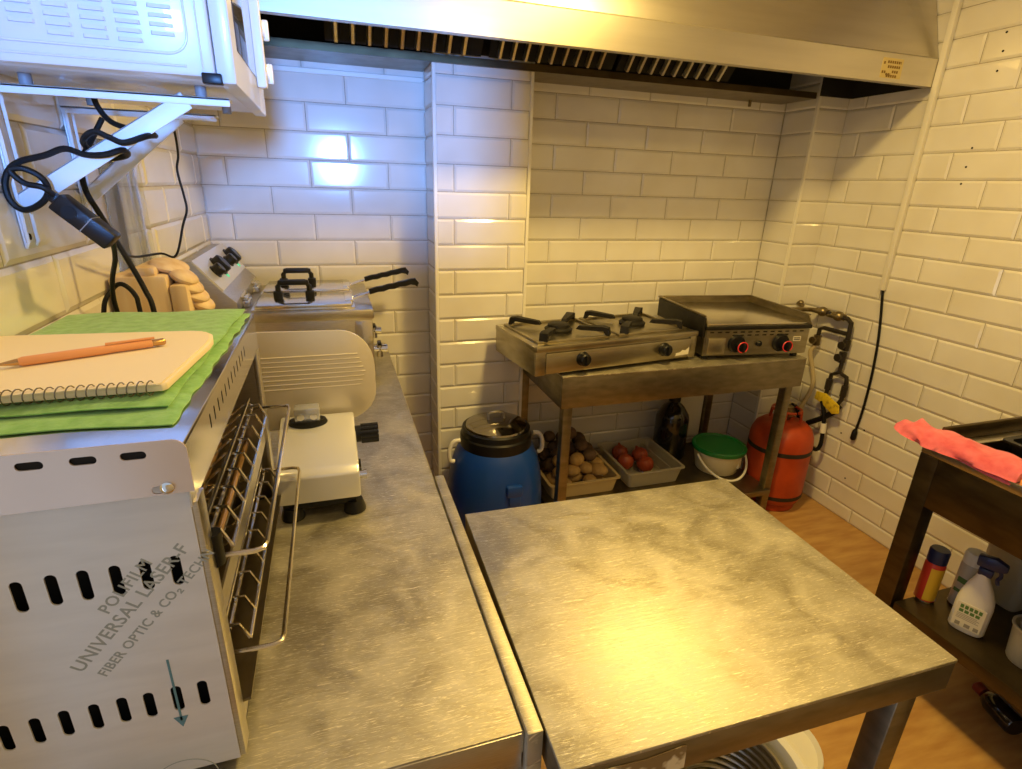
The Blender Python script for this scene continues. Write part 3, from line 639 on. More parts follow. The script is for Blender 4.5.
nb = thing('spiral_notebook', 'cream spiral-bound notepad lying open on the green towel', 'notepad', (-.70,-1.48,zn))
ol = [(-.835,-1.607),(-.586,-1.599),(-.582,-1.594),(-.567,-1.440),(-.567,-1.415),(-.572,-1.388),(-.584,-1.370),(-.600,-1.364),(-.835,-1.348)]
b = MB(); b.prism([(x,y,zn) for x, y in ol], (0,0,.008), bev=.001); b.prism([(x-.004,y-.003,zn+.0082) for x, y in ol], (0,0,.0014)); obj('pages', b, PAPER, nb)
b = MB()
for i in range(27):
    x = -.830+i*.0090; b.tube([(x+.0015*math.cos(a), -1.603+.0085*math.cos(a), zn+.006+.0078*math.sin(a)) for a in [2*PI*k/12 for k in range(12)]], .0007, 5, False, True)
obj('wire_spiral', b, STEEL_D, nb)
pen = thing('ballpoint_pen', 'orange ballpoint pen lying across the cream notepad', 'pen', (-.69,-1.478,zn+.01))
p0, p1 = Vector((-.770,-1.516,zn+.0155)), Vector((-.617,-1.444,zn+.0155)); d = p1-p0; Lp = d.length
b = MB(); b.lathe([(.0042,.022),(.0055,.026),(.0056,Lp*.62),(.0050,Lp*.64),(.0050,Lp*.90),(.0046,Lp*.91),(0,Lp*.91)], p0, 18, d); obj('barrel', b, ORANGE_P, pen)
b = MB(); b.lathe([(.0006,0),(.0012,.004),(.0040,.020),(.0042,.024),(0,.024)], p0, 16, d); o = obj('tip', b, GOLD, pen)
b = MB(); b.lathe([(.0044,Lp*.90),(.0046,Lp*.985),(.003,Lp),(0,Lp)], p0, 16, d); obj('push_button', b, GOLD, pen)
b = MB(); q0, q1 = p0+d*.62+Vector((0,0,.007)), p0+d*.93+Vector((0,0,.0065)); b.tube([q0,q1], .0016, 8, False); obj('clip', b, ORANGE_P, pen)

# ------------------------------------------------------------------ microwave on wall brackets
mw = thing('microwave_oven', 'white microwave oven on wall brackets in the upper left corner', 'microwave', (-.69,-1.05,1.663))
MX0, MX1, MY0, MY1, MZ0, MZ1 = -.842, -.537, -1.280, -.830, 1.664, 1.930
b = MB(); b.box((MX0,MY0,MZ0),(MX1,MY1,MZ1),.005); b.tube([(MX0+.005,MY0-.0005,MZ0+.012),(-.572,MY0-.0005,MZ0+.012)], .0016, 6, False)
def emb(x0, z0, x1, z1, r): return [(x, MY0-.0004, z) for x, z in rrect(x0, z0, x1, z1, r, 6)]
b.tube(emb(-.80,MZ0+.026,-.566,1.90,.026), .0018, 6, False, True); b.tube([(-.552,MY0-.0005,MZ0+.008),(-.552,MY0-.0005,MZ1-.008)], .0014, 6, False); cab = obj('casing', b, WHITE_E, mw)
b = MB(); 
for c in range(5):
    for r in range(7):
        if r == 0 and c in (0, 4): continue
        x = -.595-.0395*(4-c); z = 1.7012+.0106*r
        b.prism([(x-.015,MY0+.0005,z-.0018),(x+.015,MY0+.0005,z-.0018),(x+.0125,MY0-.0028,z-.0012),(x-.0125,MY0-.0028,z-.0012)], (0,.0004,.0046), bev=0)
obj('louvre_vent', b, mat('louvre_grey_white', (.62,.65,.70), .35), mw)
b = MB(); b.box((MX1+.001,MY0+.002,MZ0-.006),(MX1+.026,-.952,MZ1),.003); door = obj('door', b, WHITE_E, mw)
b = MB(); b.box((MX1+.0255,MY0+.05,MZ0+.045),(MX1+.0275,-.995,MZ1-.03),.001); obj('door_window', b, GLASS_D, door)
b = MB(); b.box((MX1+.026,-.985,MZ0+.03),(MX1+.044,-.965,MZ1-.02),.004); obj('door_handle', b, WHITE_P, door)
b = MB(); b.box((MX1-.018,MY0-.004,MZ0-.008),(MX1+.008,MY0+.012,MZ0+.006),.002); obj('hinge', b, BLACK, mw)
b = MB(); b.box((MX1+.001,-.949,MZ0-.006),(MX1+.024,MY1,MZ1),.003); ctl = obj('control_fascia', b, WHITE_E, mw)
for z in (1.803, 1.728):
    b = MB(); b.lathe([(.020,0),(.019,.004),(.017,.018),(.014,.022),(0,.022)], (MX1+.023,-.915,z), 24, (1,0,0)); b.box((MX1+.040,-.919,z-.018),(MX1+.052,-.911,z+.018),.003); obj('control_knob', b, WHITE_P, ctl)
for x, y in ((-.80,-1.185),(-.575,-1.185),(-.80,-.94),(-.575,-.94)):
    b = MB(); b.cyl((x,y,1.649),(x,y,MZ0+.001),.008); obj('foot', b, mat('grey_foot', (.25,.25,.26), .5), mw)
def bracket(y, xe, label, zt_=1.648, xb=-.595):
    t = thing('shelf_bracket', label, 'bracket', (XL,y,1.6), group='microwave wall brackets')
    b = MB(); b.box((XL+.0055,y-.015,1.420),(XL+.0085,y+.015,zt_),.001); b.tube([(XL+.008,y-.015,1.423),(XL+.012,y-.015,1.43),(XL+.012,y-.015,zt_-.005)], .0025, 6, False); b.tube([(XL+.008,y+.015,1.423),(XL+.012,y+.015,1.43),(XL+.012,y+.015,zt_-.005)], .0025, 6, False); w_ = obj('wall_rail', b, WHITE_S, t)
    b = MB(); b.cyl((XL+.0085,y,1.437),(XL+.0095,y,1.437),.005); obj('screw_hole', b, DARK, w_)
    b = MB(); b.box((XL+.0055,y-.016,zt_-.004),(xe,y+.016,zt_),.001); b.box((XL+.0055,y-.016,zt_-.012),(xe,y-.013,zt_),.001); obj('arm', b, WHITE_S, t)
    b = MB(); z0_, z1_ = 1.483, zt_-.006
    dx, dz = xb-(XL+.010), z1_-z0_; L_ = math.hypot(dx, dz); R = frame((XL+.010,y,z0_), (dx,0,dz), (0,1,0))
    b.box((0,-.014,-.013),(L_,-.0115,.013),.0008,R=R); b.box((0,-.014,.0105),(L_,.010,.013),.0008,R=R); obj('brace', b, WHITE_S, t)
    return t
bracket(-1.185, -.534, 'nearer white wall bracket under the microwave, black cord wound round its brace')
bracket(-.935, -.594, 'farther white wall bracket under the microwave, behind the cord-wound one', 1.645, -.66)

# cords and extension socket hanging by the brackets
b = MB(); b.tube([(-.74,-1.12,1.656),(-.738,-1.12,1.634),(-.722,-1.125,1.611),(-.690,-1.14,1.600),(-.655,-1.16,1.592),(-.655,-1.205,1.588),(-.684,-1.213,1.577),(-.702,-1.213,1.583),(-.719,-1.213,1.590),(-.733,-1.213,1.582),(-.745,-1.185,1.572),(-.735,-1.155,1.555),(-.700,-1.160,1.560),(-.690,-1.205,1.567),(-.713,-1.213,1.559),(-.738,-1.213,1.558),(-.762,-1.213,1.565),(-.788,-1.213,1.555),(-.821,-1.213,1.545),(-.838,-1.213,1.531),(-.846,-1.213,1.510),(-.843,-1.213,1.488),(-.829,-1.213,1.478),(-.806,-1.213,1.489),(-.794,-1.214,1.507),(-.797,-1.220,1.525),(-.815,-1.224,1.536),(-.830,-1.224,1.532),(-.817,-1.224,1.516),(-.797,-1.224,1.511),(-.787,-1.218,1.500)], .0044, 8)
solo('power_cord', b, RUBBER, 'thick black cord wound round the nearer bracket brace down to the socket box', 'cable', (-.78,-1.2,1.5))
sb = thing('extension_socket', 'black extension socket hanging below the nearer white wall bracket', 'socket', (-.756,-1.21,1.462))
R = frame((-.756,-1.212,1.462), (.066,0,-.067), (0,1,0))
b = MB(); b.box((-.043,-.016,-.014),(.043,.016,.014),.003,R=R); b.box((-.052,-.008,-.007),(-.040,.008,.007),.002,R=R); bo = obj('body', b, BLACK, sb)
b = MB(); b.lathe([(.010,0),(.010,.001),(0,.001)], R @ Vector((-.020,-.016,0)), 20, R.to_3x3() @ Vector((0,-1,0))); obj('rocker_switch', b, RUBBER, bo)
b = MB(); b.box((.0045,-.0168,-.0142),(.0058,.0165,.0142),.0002,R=R); obj('joint_line', b, mat('grey_line', (.3,.3,.32), .4), bo)
b = MB(); b.tube([(-.730,-1.20,1.436),(-.745,-1.16,1.40),(-.768,-1.122,1.36),(-.780,-1.10,1.32),(-.785,-1.075,1.25),(-.785,-1.07,1.10),(-.785,-1.06,CT+.006)], .004, 8); solo('power_cord', b, RUBBER, 'black cord falling straight from the socket box down behind the toaster', 'cable', (-.79,-1.1,1.2))
b = MB(); b.tube([(-.775,-.985,1.625),(-.792,-1.00,1.590),(-.806,-1.03,1.55),(-.803,-1.05,1.505),(-.789,-1.05,1.463),(-.764,-1.05,1.392),(-.743,-1.05,1.327),(-.732,-1.06,1.28),(-.725,-1.08,1.10),(-.72,-1.09,CT+.006)], .0048, 8); solo('power_cord', b, RUBBER, 'black cord running from the microwave down past the pine block', 'cable', (-.77,-1.05,1.4))
b = MB(); b.tube([(-.775,-1.12,CT+.006),(-.800,-1.115,1.20),(-.799,-1.10,1.301),(-.786,-1.08,1.334),(-.769,-1.08,1.344),(-.752,-1.08,1.324),(-.746,-1.09,1.29),(-.74,-1.10,1.10),(-.74,-1.11,CT+.006)], .0042, 8); solo('power_cord', b, RUBBER, 'short arched loop of black cord rising just behind the green towel', 'cable', (-.77,-1.09,1.3))
b = MB(); b.tube([(-.713,-.80,1.658),(-.713,-.75,1.627),(-.713,-.75,1.576),(-.720,-.75,1.544),(-.715,-.75,1.491),(-.714,-.75,1.458),(-.727,-.75,1.424),(-.750,-.76,1.356),(-.778,-.77,1.362),(-.800,-.90,1.372),(-.785,-1.035,1.425)], .0026, 8); solo('thin_cable', b, RUBBER, 'thin black cable curving down from the microwave beside the clear sheet', 'cable', (-.73,-.8,1.5))
# clear plastic splash sheet against the left wall
b = MB(); b.box((XL+.0055,-.83,1.20),(XL+.0085,-.605,1.60),.0008); b.tube([(XL+.014,-.61,1.20),(XL+.014,-.61,1.60)], .008, 10, False); b.tube([(XL+.012,-.665,1.20),(XL+.012,-.665,1.60)], .005, 8, False)
solo('splash_sheet', b, SHEET, 'clear plastic sheet with rolled edge standing against the left wall tiles', 'splash guard', (XL+.01,-.7,1.2))
# pine block behind the toaster
wb = thing('pine_block', 'pale pine wooden block with rounded lobes, between toaster and fryer', 'wooden block', (-.76,-.85,CT))
b = MB(); b.box((-.843,-.93,CT+.001),(-.735,-.78,1.335),.010); b.box((-.80,-.925,1.33),(-.755,-.785,1.352),.008); obj('block', b, PINE, wb)
b = MB()
for i in range(4): b.ball((-.715+.007*i,-.875+.008*i,1.325-.021*i), .03, (1.0,1.6,.52), (0,.5,.1), 16)
b.ball((-.745,-.85,1.345), .032, (1.2,1.8,.45), (0,.25,0), 16); b.box((-.735,-.93,1.20),(-.700,-.80,1.315),.008); obj('carved_lobes', b, PINE, wb)

# ------------------------------------------------------------------ under the stove stand
SH = .176
bar = thing('blue_barrel', 'blue plastic barrel with black screw lid, left of the stove stand', 'barrel', (.205,-.215,0))
c = (.205,-.215,0)
b = MB(); b.lathe([(0,0),(.165,0),(.180,.012),(.200,.06),(.207,.16),(.207,.27),(.200,.36),(.182,.44),(.158,.495),(.145,.512),(.0,.512)], c, 48)
body = obj('body', b, BLUE_B, bar)
b = MB(); b.box((.195,-.430,.345),(.262,-.405,.395),.008); b.box((.205,-.428,.300),(.255,-.402,.350),.006); obj('grip_recess', b, BLUE_B, bar)
b = MB(); b.lathe([(.140,.490),(.152,.492),(.153,.500),(.152,.545),(.146,.552),(.144,.575),(.136,.580),(.130,.578),(.128,.568),(0,.568)], c, 48); obj('screw_lid', b, BLACK, bar)
for s in (-1, 1):
    b = MB(); b.tube([(.205+s*.160,-.235,.535),(.205+s*.188,-.235,.530),(.205+s*.205,-.235,.495),(.205+s*.204,-.235,.450),(.205+s*.185,-.235,.44)], .009, 10); obj('carry_handle', b, WHITE_P, bar)
pl = thing('pot_lid', 'shiny steel pot lid lying on top of the blue barrel', 'pot lid', (.205,-.215,.58))
b = MB(); b.lathe([(.126,.572),(.131,.579),(.128,.586),(.105,.594),(.06,.604),(.02,.608),(0,.608)], (.205,-.215,0), 48); obj('disc', b, GLASSY, pl)
b = MB(); b.tube([(.170,-.215,.602),(.172,-.215,.632),(.205,-.215,.640),(.238,-.215,.632),(.240,-.215,.602)], .005, 8); obj('handle', b, STEEL, pl)

def open_box(x0, x1, y0, y1, z0, z1, t, flare, rim):
    """Open-topped container with flared walls and a rim."""
    def ring(e, z): return [Vector((x, y, z)) for x, y in rrect(x0-e, y0-e, x1+e, y1+e, .02, 4)]
    b = MB(); b.rings([ring(0, z0), ring(flare, z1-.006), ring(flare+rim, z1-.006), ring(flare+rim, z1), ring(flare-t, z1), ring(-t, z0+t)]); return b
b = open_box(.480,.800,-.225,.105,SH,.255,.004,.012,.010)
solo('vegetable_crate', b, CRATE, 'shallow cream plastic crate of potatoes behind the left front stand leg', 'crate', (.67,-.05,SH))
random.seed(11)
pos = []
for z, n_, x0, x1, ya, yb in ((.216,16,.525,.765,-.185,.065),(.262,14,.53,.76,-.165,.07),(.306,11,.55,.74,-.12,.075),(.348,7,.57,.72,-.05,.075),(.388,3,.60,.68,.0,.07)):
    tries = 0; got = 0
    while got < n_ and tries < 1500:
        tries += 1; x, y = random.uniform(x0, x1), random.uniform(ya, yb)
        if all((x-a)**2+(y-b_)**2+(1.25*(z-q))**2 > .064**2 for a, b_, q in pos): pos.append((x, y, z)); got += 1
for i, (x, y, z) in enumerate(sorted(pos, key=lambda p: (p[1], p[0]))):
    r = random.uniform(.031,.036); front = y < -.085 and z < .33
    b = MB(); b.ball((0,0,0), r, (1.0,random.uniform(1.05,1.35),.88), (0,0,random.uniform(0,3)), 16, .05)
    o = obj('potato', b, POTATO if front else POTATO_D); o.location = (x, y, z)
    tag(o, 'light brown potato on the front of the heap in the cream crate' if front else 'dark brown potato at the back of the heap in the cream crate', 'potato', 'potatoes in the cream crate')
b = open_box(.880,1.150,-.225,.080,SH,.262,.003,.014,.010); b.box((1.105,-.21,.20),(1.109,.07,.252))
solo('storage_box', b, FROST, 'frosted clear plastic box of red onions beside the potato crate', 'storage box', (1.01,-.07,SH))
for x, y, z, s in ((.945,-.06,.226,'leftmost'),(1.030,-.11,.226,'nearest'),(.965,.038,.226,'farthest'),(1.055,-.012,.226,'rightmost')):
    b = MB(); b.lathe([(0,-.042),(.016,-.040),(.036,-.024),(.043,0),(.039,.020),(.023,.034),(.009,.041),(.004,.052),(0,.052)], (0,0,0), 20); o = obj('red_onion', b, ONION); o.location = (x,y,z); o.rotation_euler = (.4,.3,x*9)
    tag(o, s + ' red onion in the frosted plastic box', 'onion', 'red onions in the plastic box')
jug = thing('black_jug', 'large dark plastic bottle behind the onion box', 'bottle', (1.258,.035,SH))
b = MB(); b.lathe([(0,SH+.001),(.078,SH+.001),(.086,.19),(.086,.40),(.080,.425),(.052,.468),(.030,.488),(.026,.500),(0,.500)], (1.258,.035,0), 36); obj('body', b, BOTTLE, jug)
b = MB(); b.lathe([(.030,.494),(.031,.530),(.028,.536),(0,.536)], (1.258,.035,0), 24); obj('cap', b, BLACK, jug)
b = MB(); b.tube([(1.225,.0,.485),(1.205,-.02,.50),(1.19,-.035,.49)], .006, 8); obj('carry_strap', b, BLACK, jug)
b = MB(); b.box((1.335,.130,.225),(1.518,YB-.006,.470),.006); o = solo('junction_box', b, LABEL, 'flat cream box on the recess wall behind the dark bottle', 'box', (1.45,.17,.215))
bk = thing('plastic_bucket', 'white plastic bucket with green lid on the stand shelf', 'bucket', (1.430,-.150,SH))
c = (1.430,-.150,0)
b = MB(); b.lathe([(0,SH+.001),(.100,SH+.001),(.104,.182),(.122,.282),(.129,.284),(.129,.296),(.0,.296)], c, 44); obj('body', b, BUCKET, bk)
b = MB(); b.lathe([(.128,.289),(.134,.291),(.136,.308),(.130,.314),(.121,.312),(.117,.306),(0,.306)], c, 44); o = obj('lid', b, GREEN_L, bk); o['label'] = 'green snap-on lid'
b = MB(); pts = []
for i in range(21):
    a = PI*i/20; pts.append((c[0]-.138*math.cos(a), c[1]-.02-.125*math.sin(a), .280-.105*math.sin(a)))
b.tube(pts, .006, 8, True, sub=2); obj('bail_handle', b, WHITE_P, bk)
b = MB(); b.box((-.015,-.1185,.215),(.018,-.105,.255),R=Matrix.Translation((c[0],c[1],0)) @ Matrix.Rotation(.55,4,'Z')); obj('label_patch', b, LABEL, bk)

# gas cylinder
gc = thing('gas_cylinder', 'orange gas cylinder on the floor right of the stove stand', 'gas cylinder', (1.715,-.255,0))
c = (1.715,-.255,0)
b = MB(); b.lathe([(0,.0),(.120,0),(.124,.004),(.124,.035),(.138,.045),(.147,.065),(.150,.09),(.150,.365),(.146,.395),(.132,.430),(.105,.455),(.060,.468),(0,.470)], c, 48); gb = obj('body', b, ORANGE_G, gc)
for z0_, z1_, seg in ((.318,.340,((0,1),)), (.075,.095,((0,1),))):
    b = MB(); b.lathe([(.1495,z0_),(.1512,z0_),(.1512,z1_),(.1495,z1_)], c, 48); obj('painted_band', b, BAND, gb)
b = MB()
for a0, a1 in ((-.2,1.2),(1.5,2.9),(3.2,4.6),(4.9,6.0)):
    b.tube([(c[0]+.066*math.cos(a0+(a1-a0)*k/8), c[1]+.066*math.sin(a0+(a1-a0)*k/8), .522) for k in range(9)], .007, 8, False)
for a in (.5,2.2,3.9,5.4): b.tube([(c[0]+.072*math.cos(a),c[1]+.072*math.sin(a),.455),(c[0]+.066*math.cos(a),c[1]+.066*math.sin(a),.522)], .007, 8, False)
obj('guard_ring', b, ORANGE_G, gc)
b = MB(); b.cyl((c[0],c[1],.45),(c[0],c[1],.505),.018); b.lathe([(.030,.485),(.032,.50),(.030,.538),(.018,.545),(0,.545)], c, 24); obj('valve', b, BRASS, gc)

# gas pipework on the right wall
gp = thing('gas_pipework', 'dark gas pipework with brass valves on the right wall beside the griddle', 'gas pipe', (1.91,-.25,.8))
PX = 1.915
def pipe(name, pts, r, m_, n=10, smooth=False): b = MB(); b.tube(pts, r, n, smooth); return obj(name, b, m_, gp)
pipe('pipe', [(1.618,-.115,.985),(1.74,-.10,.992),(1.85,-.11,.992),(PX,-.13,.99)], .011, BRASS, smooth=True)
pipe('pipe', [(PX,-.13,.99),(PX,-.30,.985),(PX,-.323,.97),(PX,-.325,.925),(PX,-.325,.865)], .011, PIPE)
pipe('pipe', [(PX,-.325,.915),(PX,-.18,.912),(PX,-.158,.90),(PX,-.155,.842)], .010, PIPE)
pipe('pipe', [(PX,-.325,.80),(PX,-.325,.725),(PX,-.370,.712),(PX,-.376,.690),(PX,-.372,.600),(PX,-.355,.560)], .010, PIPE)
pipe('pipe', [(PX,-.325,.725),(PX,-.285,.700),(PX,-.282,.610),(PX,-.275,.560)], .010, PIPE)
for y, z in ((-.150,.988),(-.246,.986)):
    b = MB(); b.ball((PX,y,z), .024, (1,1.1,1), n=16); b.cyl((PX,y-.034,z),(PX,y+.034,z),.016,n=8); b.cyl((PX,y,z),(PX-.036,y,z),.008); v_ = obj('valve', b, BRASS, gp)
    b = MB(); b.box((PX-.044,y-.03,z-.007),(PX-.036,y+.03,z+.007),.003); obj('valve_lever', b, BRASS, v_)
b = MB(); b.cyl((PX-.02,-.04,.992),(PX-.02,-.01,1.006),.012); b.ball((PX-.02,-.025,1.006),.016); obj('end_cap', b, BRASS, gp)
for y, z in ((-.155,.842),(-.325,.862),(-.320,.800)):
    b = MB(); b.cyl((PX,y,z-.026),(PX,y,z+.026),.017,n=8); b.cyl((PX-.03,y,z),(PX+.0,y,z),.012); b.cyl((PX-.034,y,z),(PX-.026,y,z),.019,n=10); obj('valve', b, PIPE if y < -.2 else BRASS, gp)
for y, z in ((-.282,.655),(-.374,.650)):
    b = MB(); b.cyl((PX,y,z-.035),(PX,y,z+.02),.015,n=8); obj('coupling', b, PIPE, gp)
pipe('hose', [(PX-.005,-.155,.815),(PX-.02,-.15,.775),(PX-.01,-.175,.70),(PX-.01,-.20,.62),(PX-.02,-.185,.52),(PX-.05,-.175,.46),(PX-.12,-.22,.520),(1.735,-.25,.548)], .011, HOSE, smooth=True)
b = MB(); random.seed(5); b.prism([(PX-.026,-.245,.600),(PX-.026,-.30,.606),(PX-.026,-.385,.575),(PX-.026,-.395,.535),(PX-.026,-.36,.520),(PX-.026,-.30,.545),(PX-.026,-.24,.560)], (.008,0,0), bev=.002); o = obj('warning_tag', b, YELLOW, gp); o['label'] = 'yellow printed tag'
pipe('regulator_arm', [(PX,-.372,.565),(PX-.012,-.355,.525),(PX-.014,-.300,.470),(PX-.016,-.230,.415)], .014, RUBBER)
pipe('rubber_hose', [(PX-.02,-.285,.560),(PX-.02,-.315,.50),(PX-.02,-.330,.42),(PX-.024,-.340,.345),(PX-.036,-.330,.312),(PX-.055,-.290,.33),(PX-.065,-.235,.40),(PX-.10,-.22,.500),(1.735,-.262,.545)], .010, RUBBER, smooth=True)
b = MB(); b.cyl((PX-.02,-.325,.455),(PX-.02,-.331,.405),.014); obj('white_clip', b, WHITE_P, gp)

# conduit and hanging cable
b = MB(); b.box((XR-.026,-.427,1.142),(XR-.0055,-.403,2.545),.003); solo('cable_conduit', b, PVC, 'straight white plastic conduit running down the right wall from the ceiling', 'conduit', (XR-.015,-.415,1.142))
hc = thing('hanging_cable', 'black cable hanging from the white conduit, plug end loose against the tiles', 'cable', (XR-.02,-.45,.42))
b = MB(); b.tube([(XR-.016,-.415,1.17),(XR-.016,-.419,1.13),(XR-.014,-.438,1.03),(XR-.014,-.456,.922),(XR-.014,-.468,.80),(XR-.014,-.473,.684),(XR-.014,-.472,.56),(XR-.015,-.466,.475)], .0055, 10); obj('flex', b, RUBBER, hc)
b = MB(); b.lathe([(.007,0),(.012,.012),(.013,.050),(.009,.056),(0,.056)], (XR-.017,-.466,.480), 14, (-.02,.02,-1)); obj('plug_end', b, RUBBER, hc)

# ------------------------------------------------------------------ sink unit on the right
sk = thing('sink_unit', 'dark steel sink unit with lower shelf against the right wall', 'sink', (1.6,-1.75,0))
SX, SY0, SY1 = 1.24, -2.38, -1.215
b = MB()
def rr(x0,y0,x1,y1,z): return [Vector((x,y,z)) for x, y in ((x0,y0),(x1,y0),(x1,y1),(x0,y1))]
b.box((SX,SY0,CT-.03),(XR-.007,-1.66,CT),.003); b.box((SX,-1.66,CT-.03),(1.40,SY1,CT),.003); b.box((1.80,-1.66,CT-.03),(XR-.007,SY1,CT),.003); b.box((1.40,-1.262,CT-.03),(1.80,SY1,CT),.003); obj('top', b, STEEL, sk)
b = MB(); b.rings([rr(1.40,-1.66,1.80,-1.262,CT-.001), rr(1.42,-1.64,1.78,-1.282,CT-.17), rr(1.424,-1.636,1.776,-1.286,CT-.168), rr(1.404,-1.656,1.796,-1.266,CT-.001)], False, False, True)
b.box((1.42,-1.64,CT-.172),(1.78,-1.282,CT-.168)); obj('basin', b, STAIN_REFLECT, sk)
b = MB(); b.box((SX+.06,SY1-.012,CT),(XR-.007,SY1,CT+.045),.003); b.box((XR-.019,SY0,CT),(XR-.007,SY1-.012,CT+.045),.003); obj('upstand', b, STAIN_REFLECT, sk)
b = MB(); b.box((SX,SY0,.662),(SX+.014,SY1-.055,CT-.03),.002); b.box((SX+.06,SY1-.016,.70),(XR-.03,SY1-.003,CT-.03),.002); obj('apron', b, STAIN_REFLECT, sk)
for x in (SX, XR-.07):
    for y in (SY1-.055, SY0):
        b = MB(); b.box((x,y,0),(x+.055,y+.055,CT-.03),.003); obj('leg', b, STAIN_REFLECT, sk)
b = MB(); b.box((SX+.004,SY0+.01,.268),(XR-.02,SY1-.06,.310),.004); obj('lower_shelf', b, STAIN_REFLECT, sk)
# black tray in the basin
b = open_box(1.455,1.755,-1.60,-1.315,CT-.165,CT+.028,.004,.010,.012); solo('black_tray', b, [BLACK], 'deep black plastic tray standing in the sink basin', 'tray', (1.6,-1.46,CT-.165))
# pink and orange cloths over the front edge
def cloth(path, width_fn, seed, thick):
    """Lumpy rolled cloth following a path; one closed surface."""
    random.seed(seed); P = spline([Vector(p) for p in path], 8); n = 18; rg = []
    for i, p in enumerate(P):
        t = i/(len(P)-1); d = (P[min(i+1,len(P)-1)]-P[max(i-1,0)]).normalized(); u = Vector((d.y,-d.x,0)).normalized(); w_, h_ = width_fn(t)
        rg.append([p + u*(w_*math.cos(a)*(1+.10*math.sin(5*a+t*17))) + Vector((0,0,1))*(h_*max(math.sin(a),-.02)*(1+.14*math.sin(4*a+t*23)+.10*math.sin(t*31))) for a in [2*PI*k/n for k in range(n)]])
    b = MB(); b.rings(rg); return b
b = cloth([(1.250,-1.130,.872),(1.250,-1.165,.862),(1.270,-1.215,.853),(1.280,-1.29,.853),(1.292,-1.37,.853),(1.300,-1.455,.853)], lambda t: ((.022+.045*min(1,t*3.5)), (.010+.034*min(1,t*4))*(1-.25*t)), 2, .03)
b.merge(sheet([(SX-.004,-1.450,CT-.012),(SX-.004,-1.195,CT-.004),(1.275,-1.195,CT+.004),(1.300,-1.450,CT+.004)], 24, 12, lambda u, v: (-.004*math.sin(u*9)*(1-v), 0, .004*math.sin(u*14)*(v)), .012))
solo('pink_cloth', b, PINK, 'pink microfibre cloth lying along the near edge of the sink unit', 'cloth', (1.27,-1.3,CT), smooth=80)
b = cloth([(1.292,-1.462,.853),(1.300,-1.52,.853),(1.305,-1.60,.853)], lambda t: (.058*(1-.3*t), .030*(1-.4*t)), 6, .03); solo('orange_cloth', b, ORANGE_C, 'orange cloth on the sink edge just right of the pink cloth', 'cloth', (1.3,-1.53,CT), smooth=80)

SS = .311
def can(name, label, x, y, h, r, mb_body, cap_m, cap_h, cat='spray can'):
    t = thing(name, label, cat, (x,y,SS)); b = MB(); b.lathe([(0,SS),(r*.95,SS),(r,SS+.004),(r,SS+h-.012),(r*.82,SS+h),(0,SS+h)], (x,y,0), 28); bo_ = obj('body', b, mb_body, t)
    b = MB(); b.lathe([(r*.97,SS+h-.004),(r*.98,SS+h+cap_h-.006),(r*.86,SS+h+cap_h),(0,SS+h+cap_h)], (x,y,0), 24); obj('cap', b, cap_m, t)
    b = MB(); b.lathe([(r*.98,SS-.0005+.001),(r*1.03,SS+.001),(r*1.03,SS+.008),(r*.98,SS+.008)], (x,y,0), 24); obj('base_rim', b, STEEL_B, t)
    return t, bo_
t, bo_ = can('spray_can', 'red and yellow spray can with dark blue cap, leftmost on the sink shelf', 1.350,-1.292,.150,.028, RED, NAVY, .042)
b = MB(); R = Matrix.Translation((1.350,-1.292,0)) @ Matrix.Rotation(math.radians(-25),4,'Z')
b.rings([[R @ Vector((.0285*math.sin(a), -.0285*math.cos(a), z)) for a in [-.8+1.6*k/10 for k in range(11)]] + [R @ Vector((.0275*math.sin(a), -.0275*math.cos(a), z)) for a in [.8-1.6*k/10 for k in range(11)]] for z in (SS+.012, SS+.130)]); obj('label_panel', b, YEL, bo_)
t, bo_ = can('spray_can', 'pale grey spray can between the red can and the white spray bottle', 1.432,-1.345,.165,.030, mat('pale_grey_can', (.55,.52,.44), .35), WHITE_P, .035)
b = MB(); b.box((1.3995,-1.36,SS+.095),(1.403,-1.335,SS+.112)); b.box((1.3995,-1.362,SS+.06),(1.4025,-1.333,SS+.07)); obj('label_print', b, GREENINK, bo_)
cbx = open_box(1.56,1.74,-1.42,-1.30,SS,SS+.20,.003,.006,.006); solo('clear_container', cbx, mat('cloudy_plastic', (.55,.53,.42), .3, trans=.3), 'cloudy plastic container at the back of the sink shelf', 'container', (1.65,-1.36,SS))
# trigger spray bottle
sp_t = thing('spray_bottle', 'white trigger spray bottle with green-printed label, on the sink shelf', 'spray bottle', (1.345,-1.425,SS), math.radians(-68))
b = MB()
def oval(rx, ry, z, xo=0): return [Vector((xo+rx*math.copysign(abs(math.cos(a))**.75, math.cos(a)), ry*math.copysign(abs(math.sin(a))**.75, math.sin(a)), z)) for a in [2*PI*k/28 for k in range(28)]]
b.rings([oval(.040,.026,.001), oval(.044,.029,.008), oval(.044,.029,.095), oval(.041,.027,.120), oval(.032,.023,.150,-.002), oval(.020,.017,.178,-.004), oval(.015,.014,.195,-.005), oval(.015,.014,.205,-.005)]); obj('body', b, WHITE_P, sp_t, True)
b = MB(); b.box((-.020,-.014,.196),(.014,.014,.222),.005); b.prism([(-.028,-.011,.222),(.018,-.011,.222),(.040,-.011,.230),(.040,-.011,.250),(.010,-.011,.262),(-.030,-.011,.256)], (0,.022,0), bev=.004); tr = obj('spray_head', b, NAVY, sp_t, True)
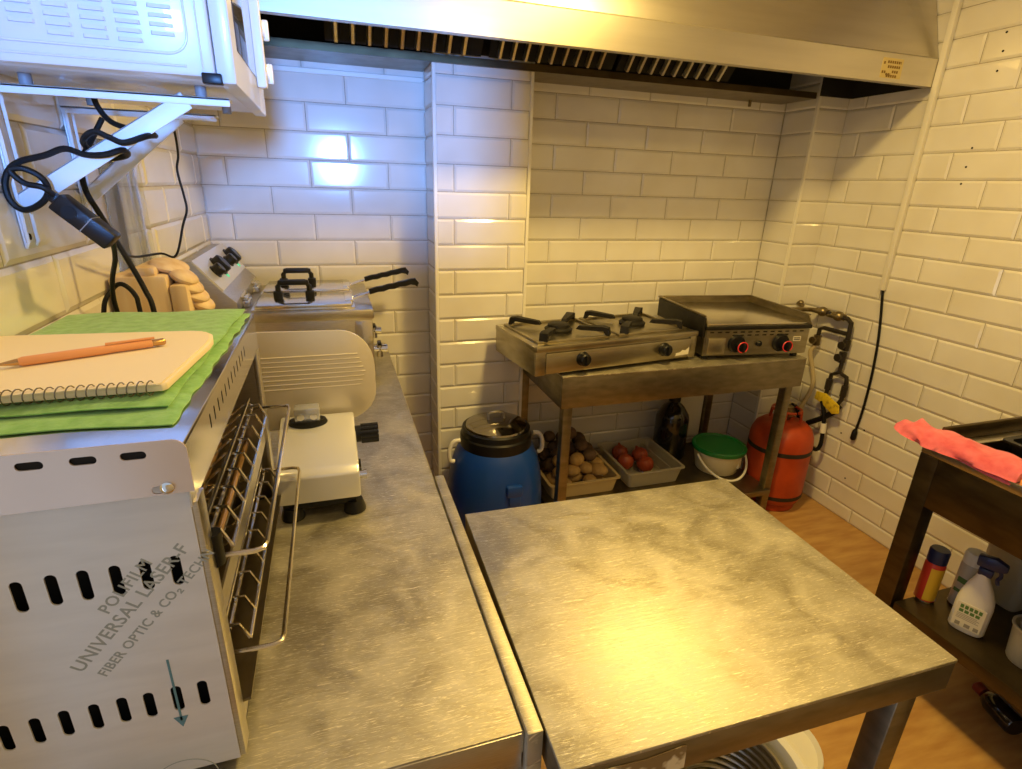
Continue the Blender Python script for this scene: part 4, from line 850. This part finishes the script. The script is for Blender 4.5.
b = MB(); b.tube([(.024,0,.232),(.030,0,.212),(.026,0,.195),(.030,0,.182)], .005, 8); obj('trigger', b, NAVY, sp_t, True)
b = MB(); b.cur = 0; b.box((-.034,-.0300,.018),(.034,-.0285,.100)); b.cur = 1
for i in range(5): b.box((-.026+i*.011,-.0306,.082),(-.018+i*.011,-.0299,.094))
for i in range(4): b.box((-.026+i*.013,-.0306,.068),(-.016+i*.013,-.0299,.078))
b.cur = 2
for i in range(4): b.box((-.028,-.0305,.046+i*.005),(.026-.006*(i % 2),-.0299,.0475+i*.005))
b.box((-.026,-.0305,.022),(-.014,-.0299,.034)); b.box((-.004,-.0305,.022),(.010,-.0299,.034)); b.box((.018,-.0305,.022),(.030,-.0299,.034)); obj('label', b, [LABEL, GREENINK, GREYINK], sp_t, True)
# tub with rag at the right edge
tb = thing('clear_tub', 'round cloudy plastic tub holding a cream rag, rightmost on the sink shelf', 'tub', (1.385,-1.565,SS))
b = MB(); b.lathe([(0,SS),(.045,SS),(.048,SS+.006),(.056,SS+.105),(.060,SS+.108),(.060,SS+.114),(.054,SS+.113),(.046,SS+.012),(0,SS+.010)], (1.385,-1.565,0), 36); obj('body', b, FROST, tb)
b = MB()
for i in range(7): b.ball((1.385+.018*math.cos(i*2.4),-1.565+.018*math.sin(i*2.4),SS+.045+.011*i), .026, (1,1,.7), (i,.4*i,0), 14)
b.bm.verts.ensure_lookup_table(); solo('cream_rag', b, RAG, 'crumpled cream rag stuffed in the cloudy tub', 'rag', (1.385,-1.565,SS+.03), smooth=80)
# small dark bottle lying on the floor under the sink
fb = thing('dark_bottle', 'small dark bottle with red cap lying on the floor under the sink unit', 'bottle', (1.475,-1.50,0))
b = MB(); b.lathe([(0,0),(.030,0),(.034,.006),(.034,.085),(.026,.105),(.014,.115),(0,.115)], (1.470,-1.575,.0345), 24, (.3,1,0)); obj('body', b, BOTTLE, fb)
b = MB(); b.lathe([(.018,0),(.019,.028),(.016,.032),(0,.032)], (1.505,-1.462,.0345), 20, (.3,1,0)); o = obj('cap', b, mat('dark_red_cap', (.22,.03,.02), .4), fb); o['label'] = 'dark red cap'
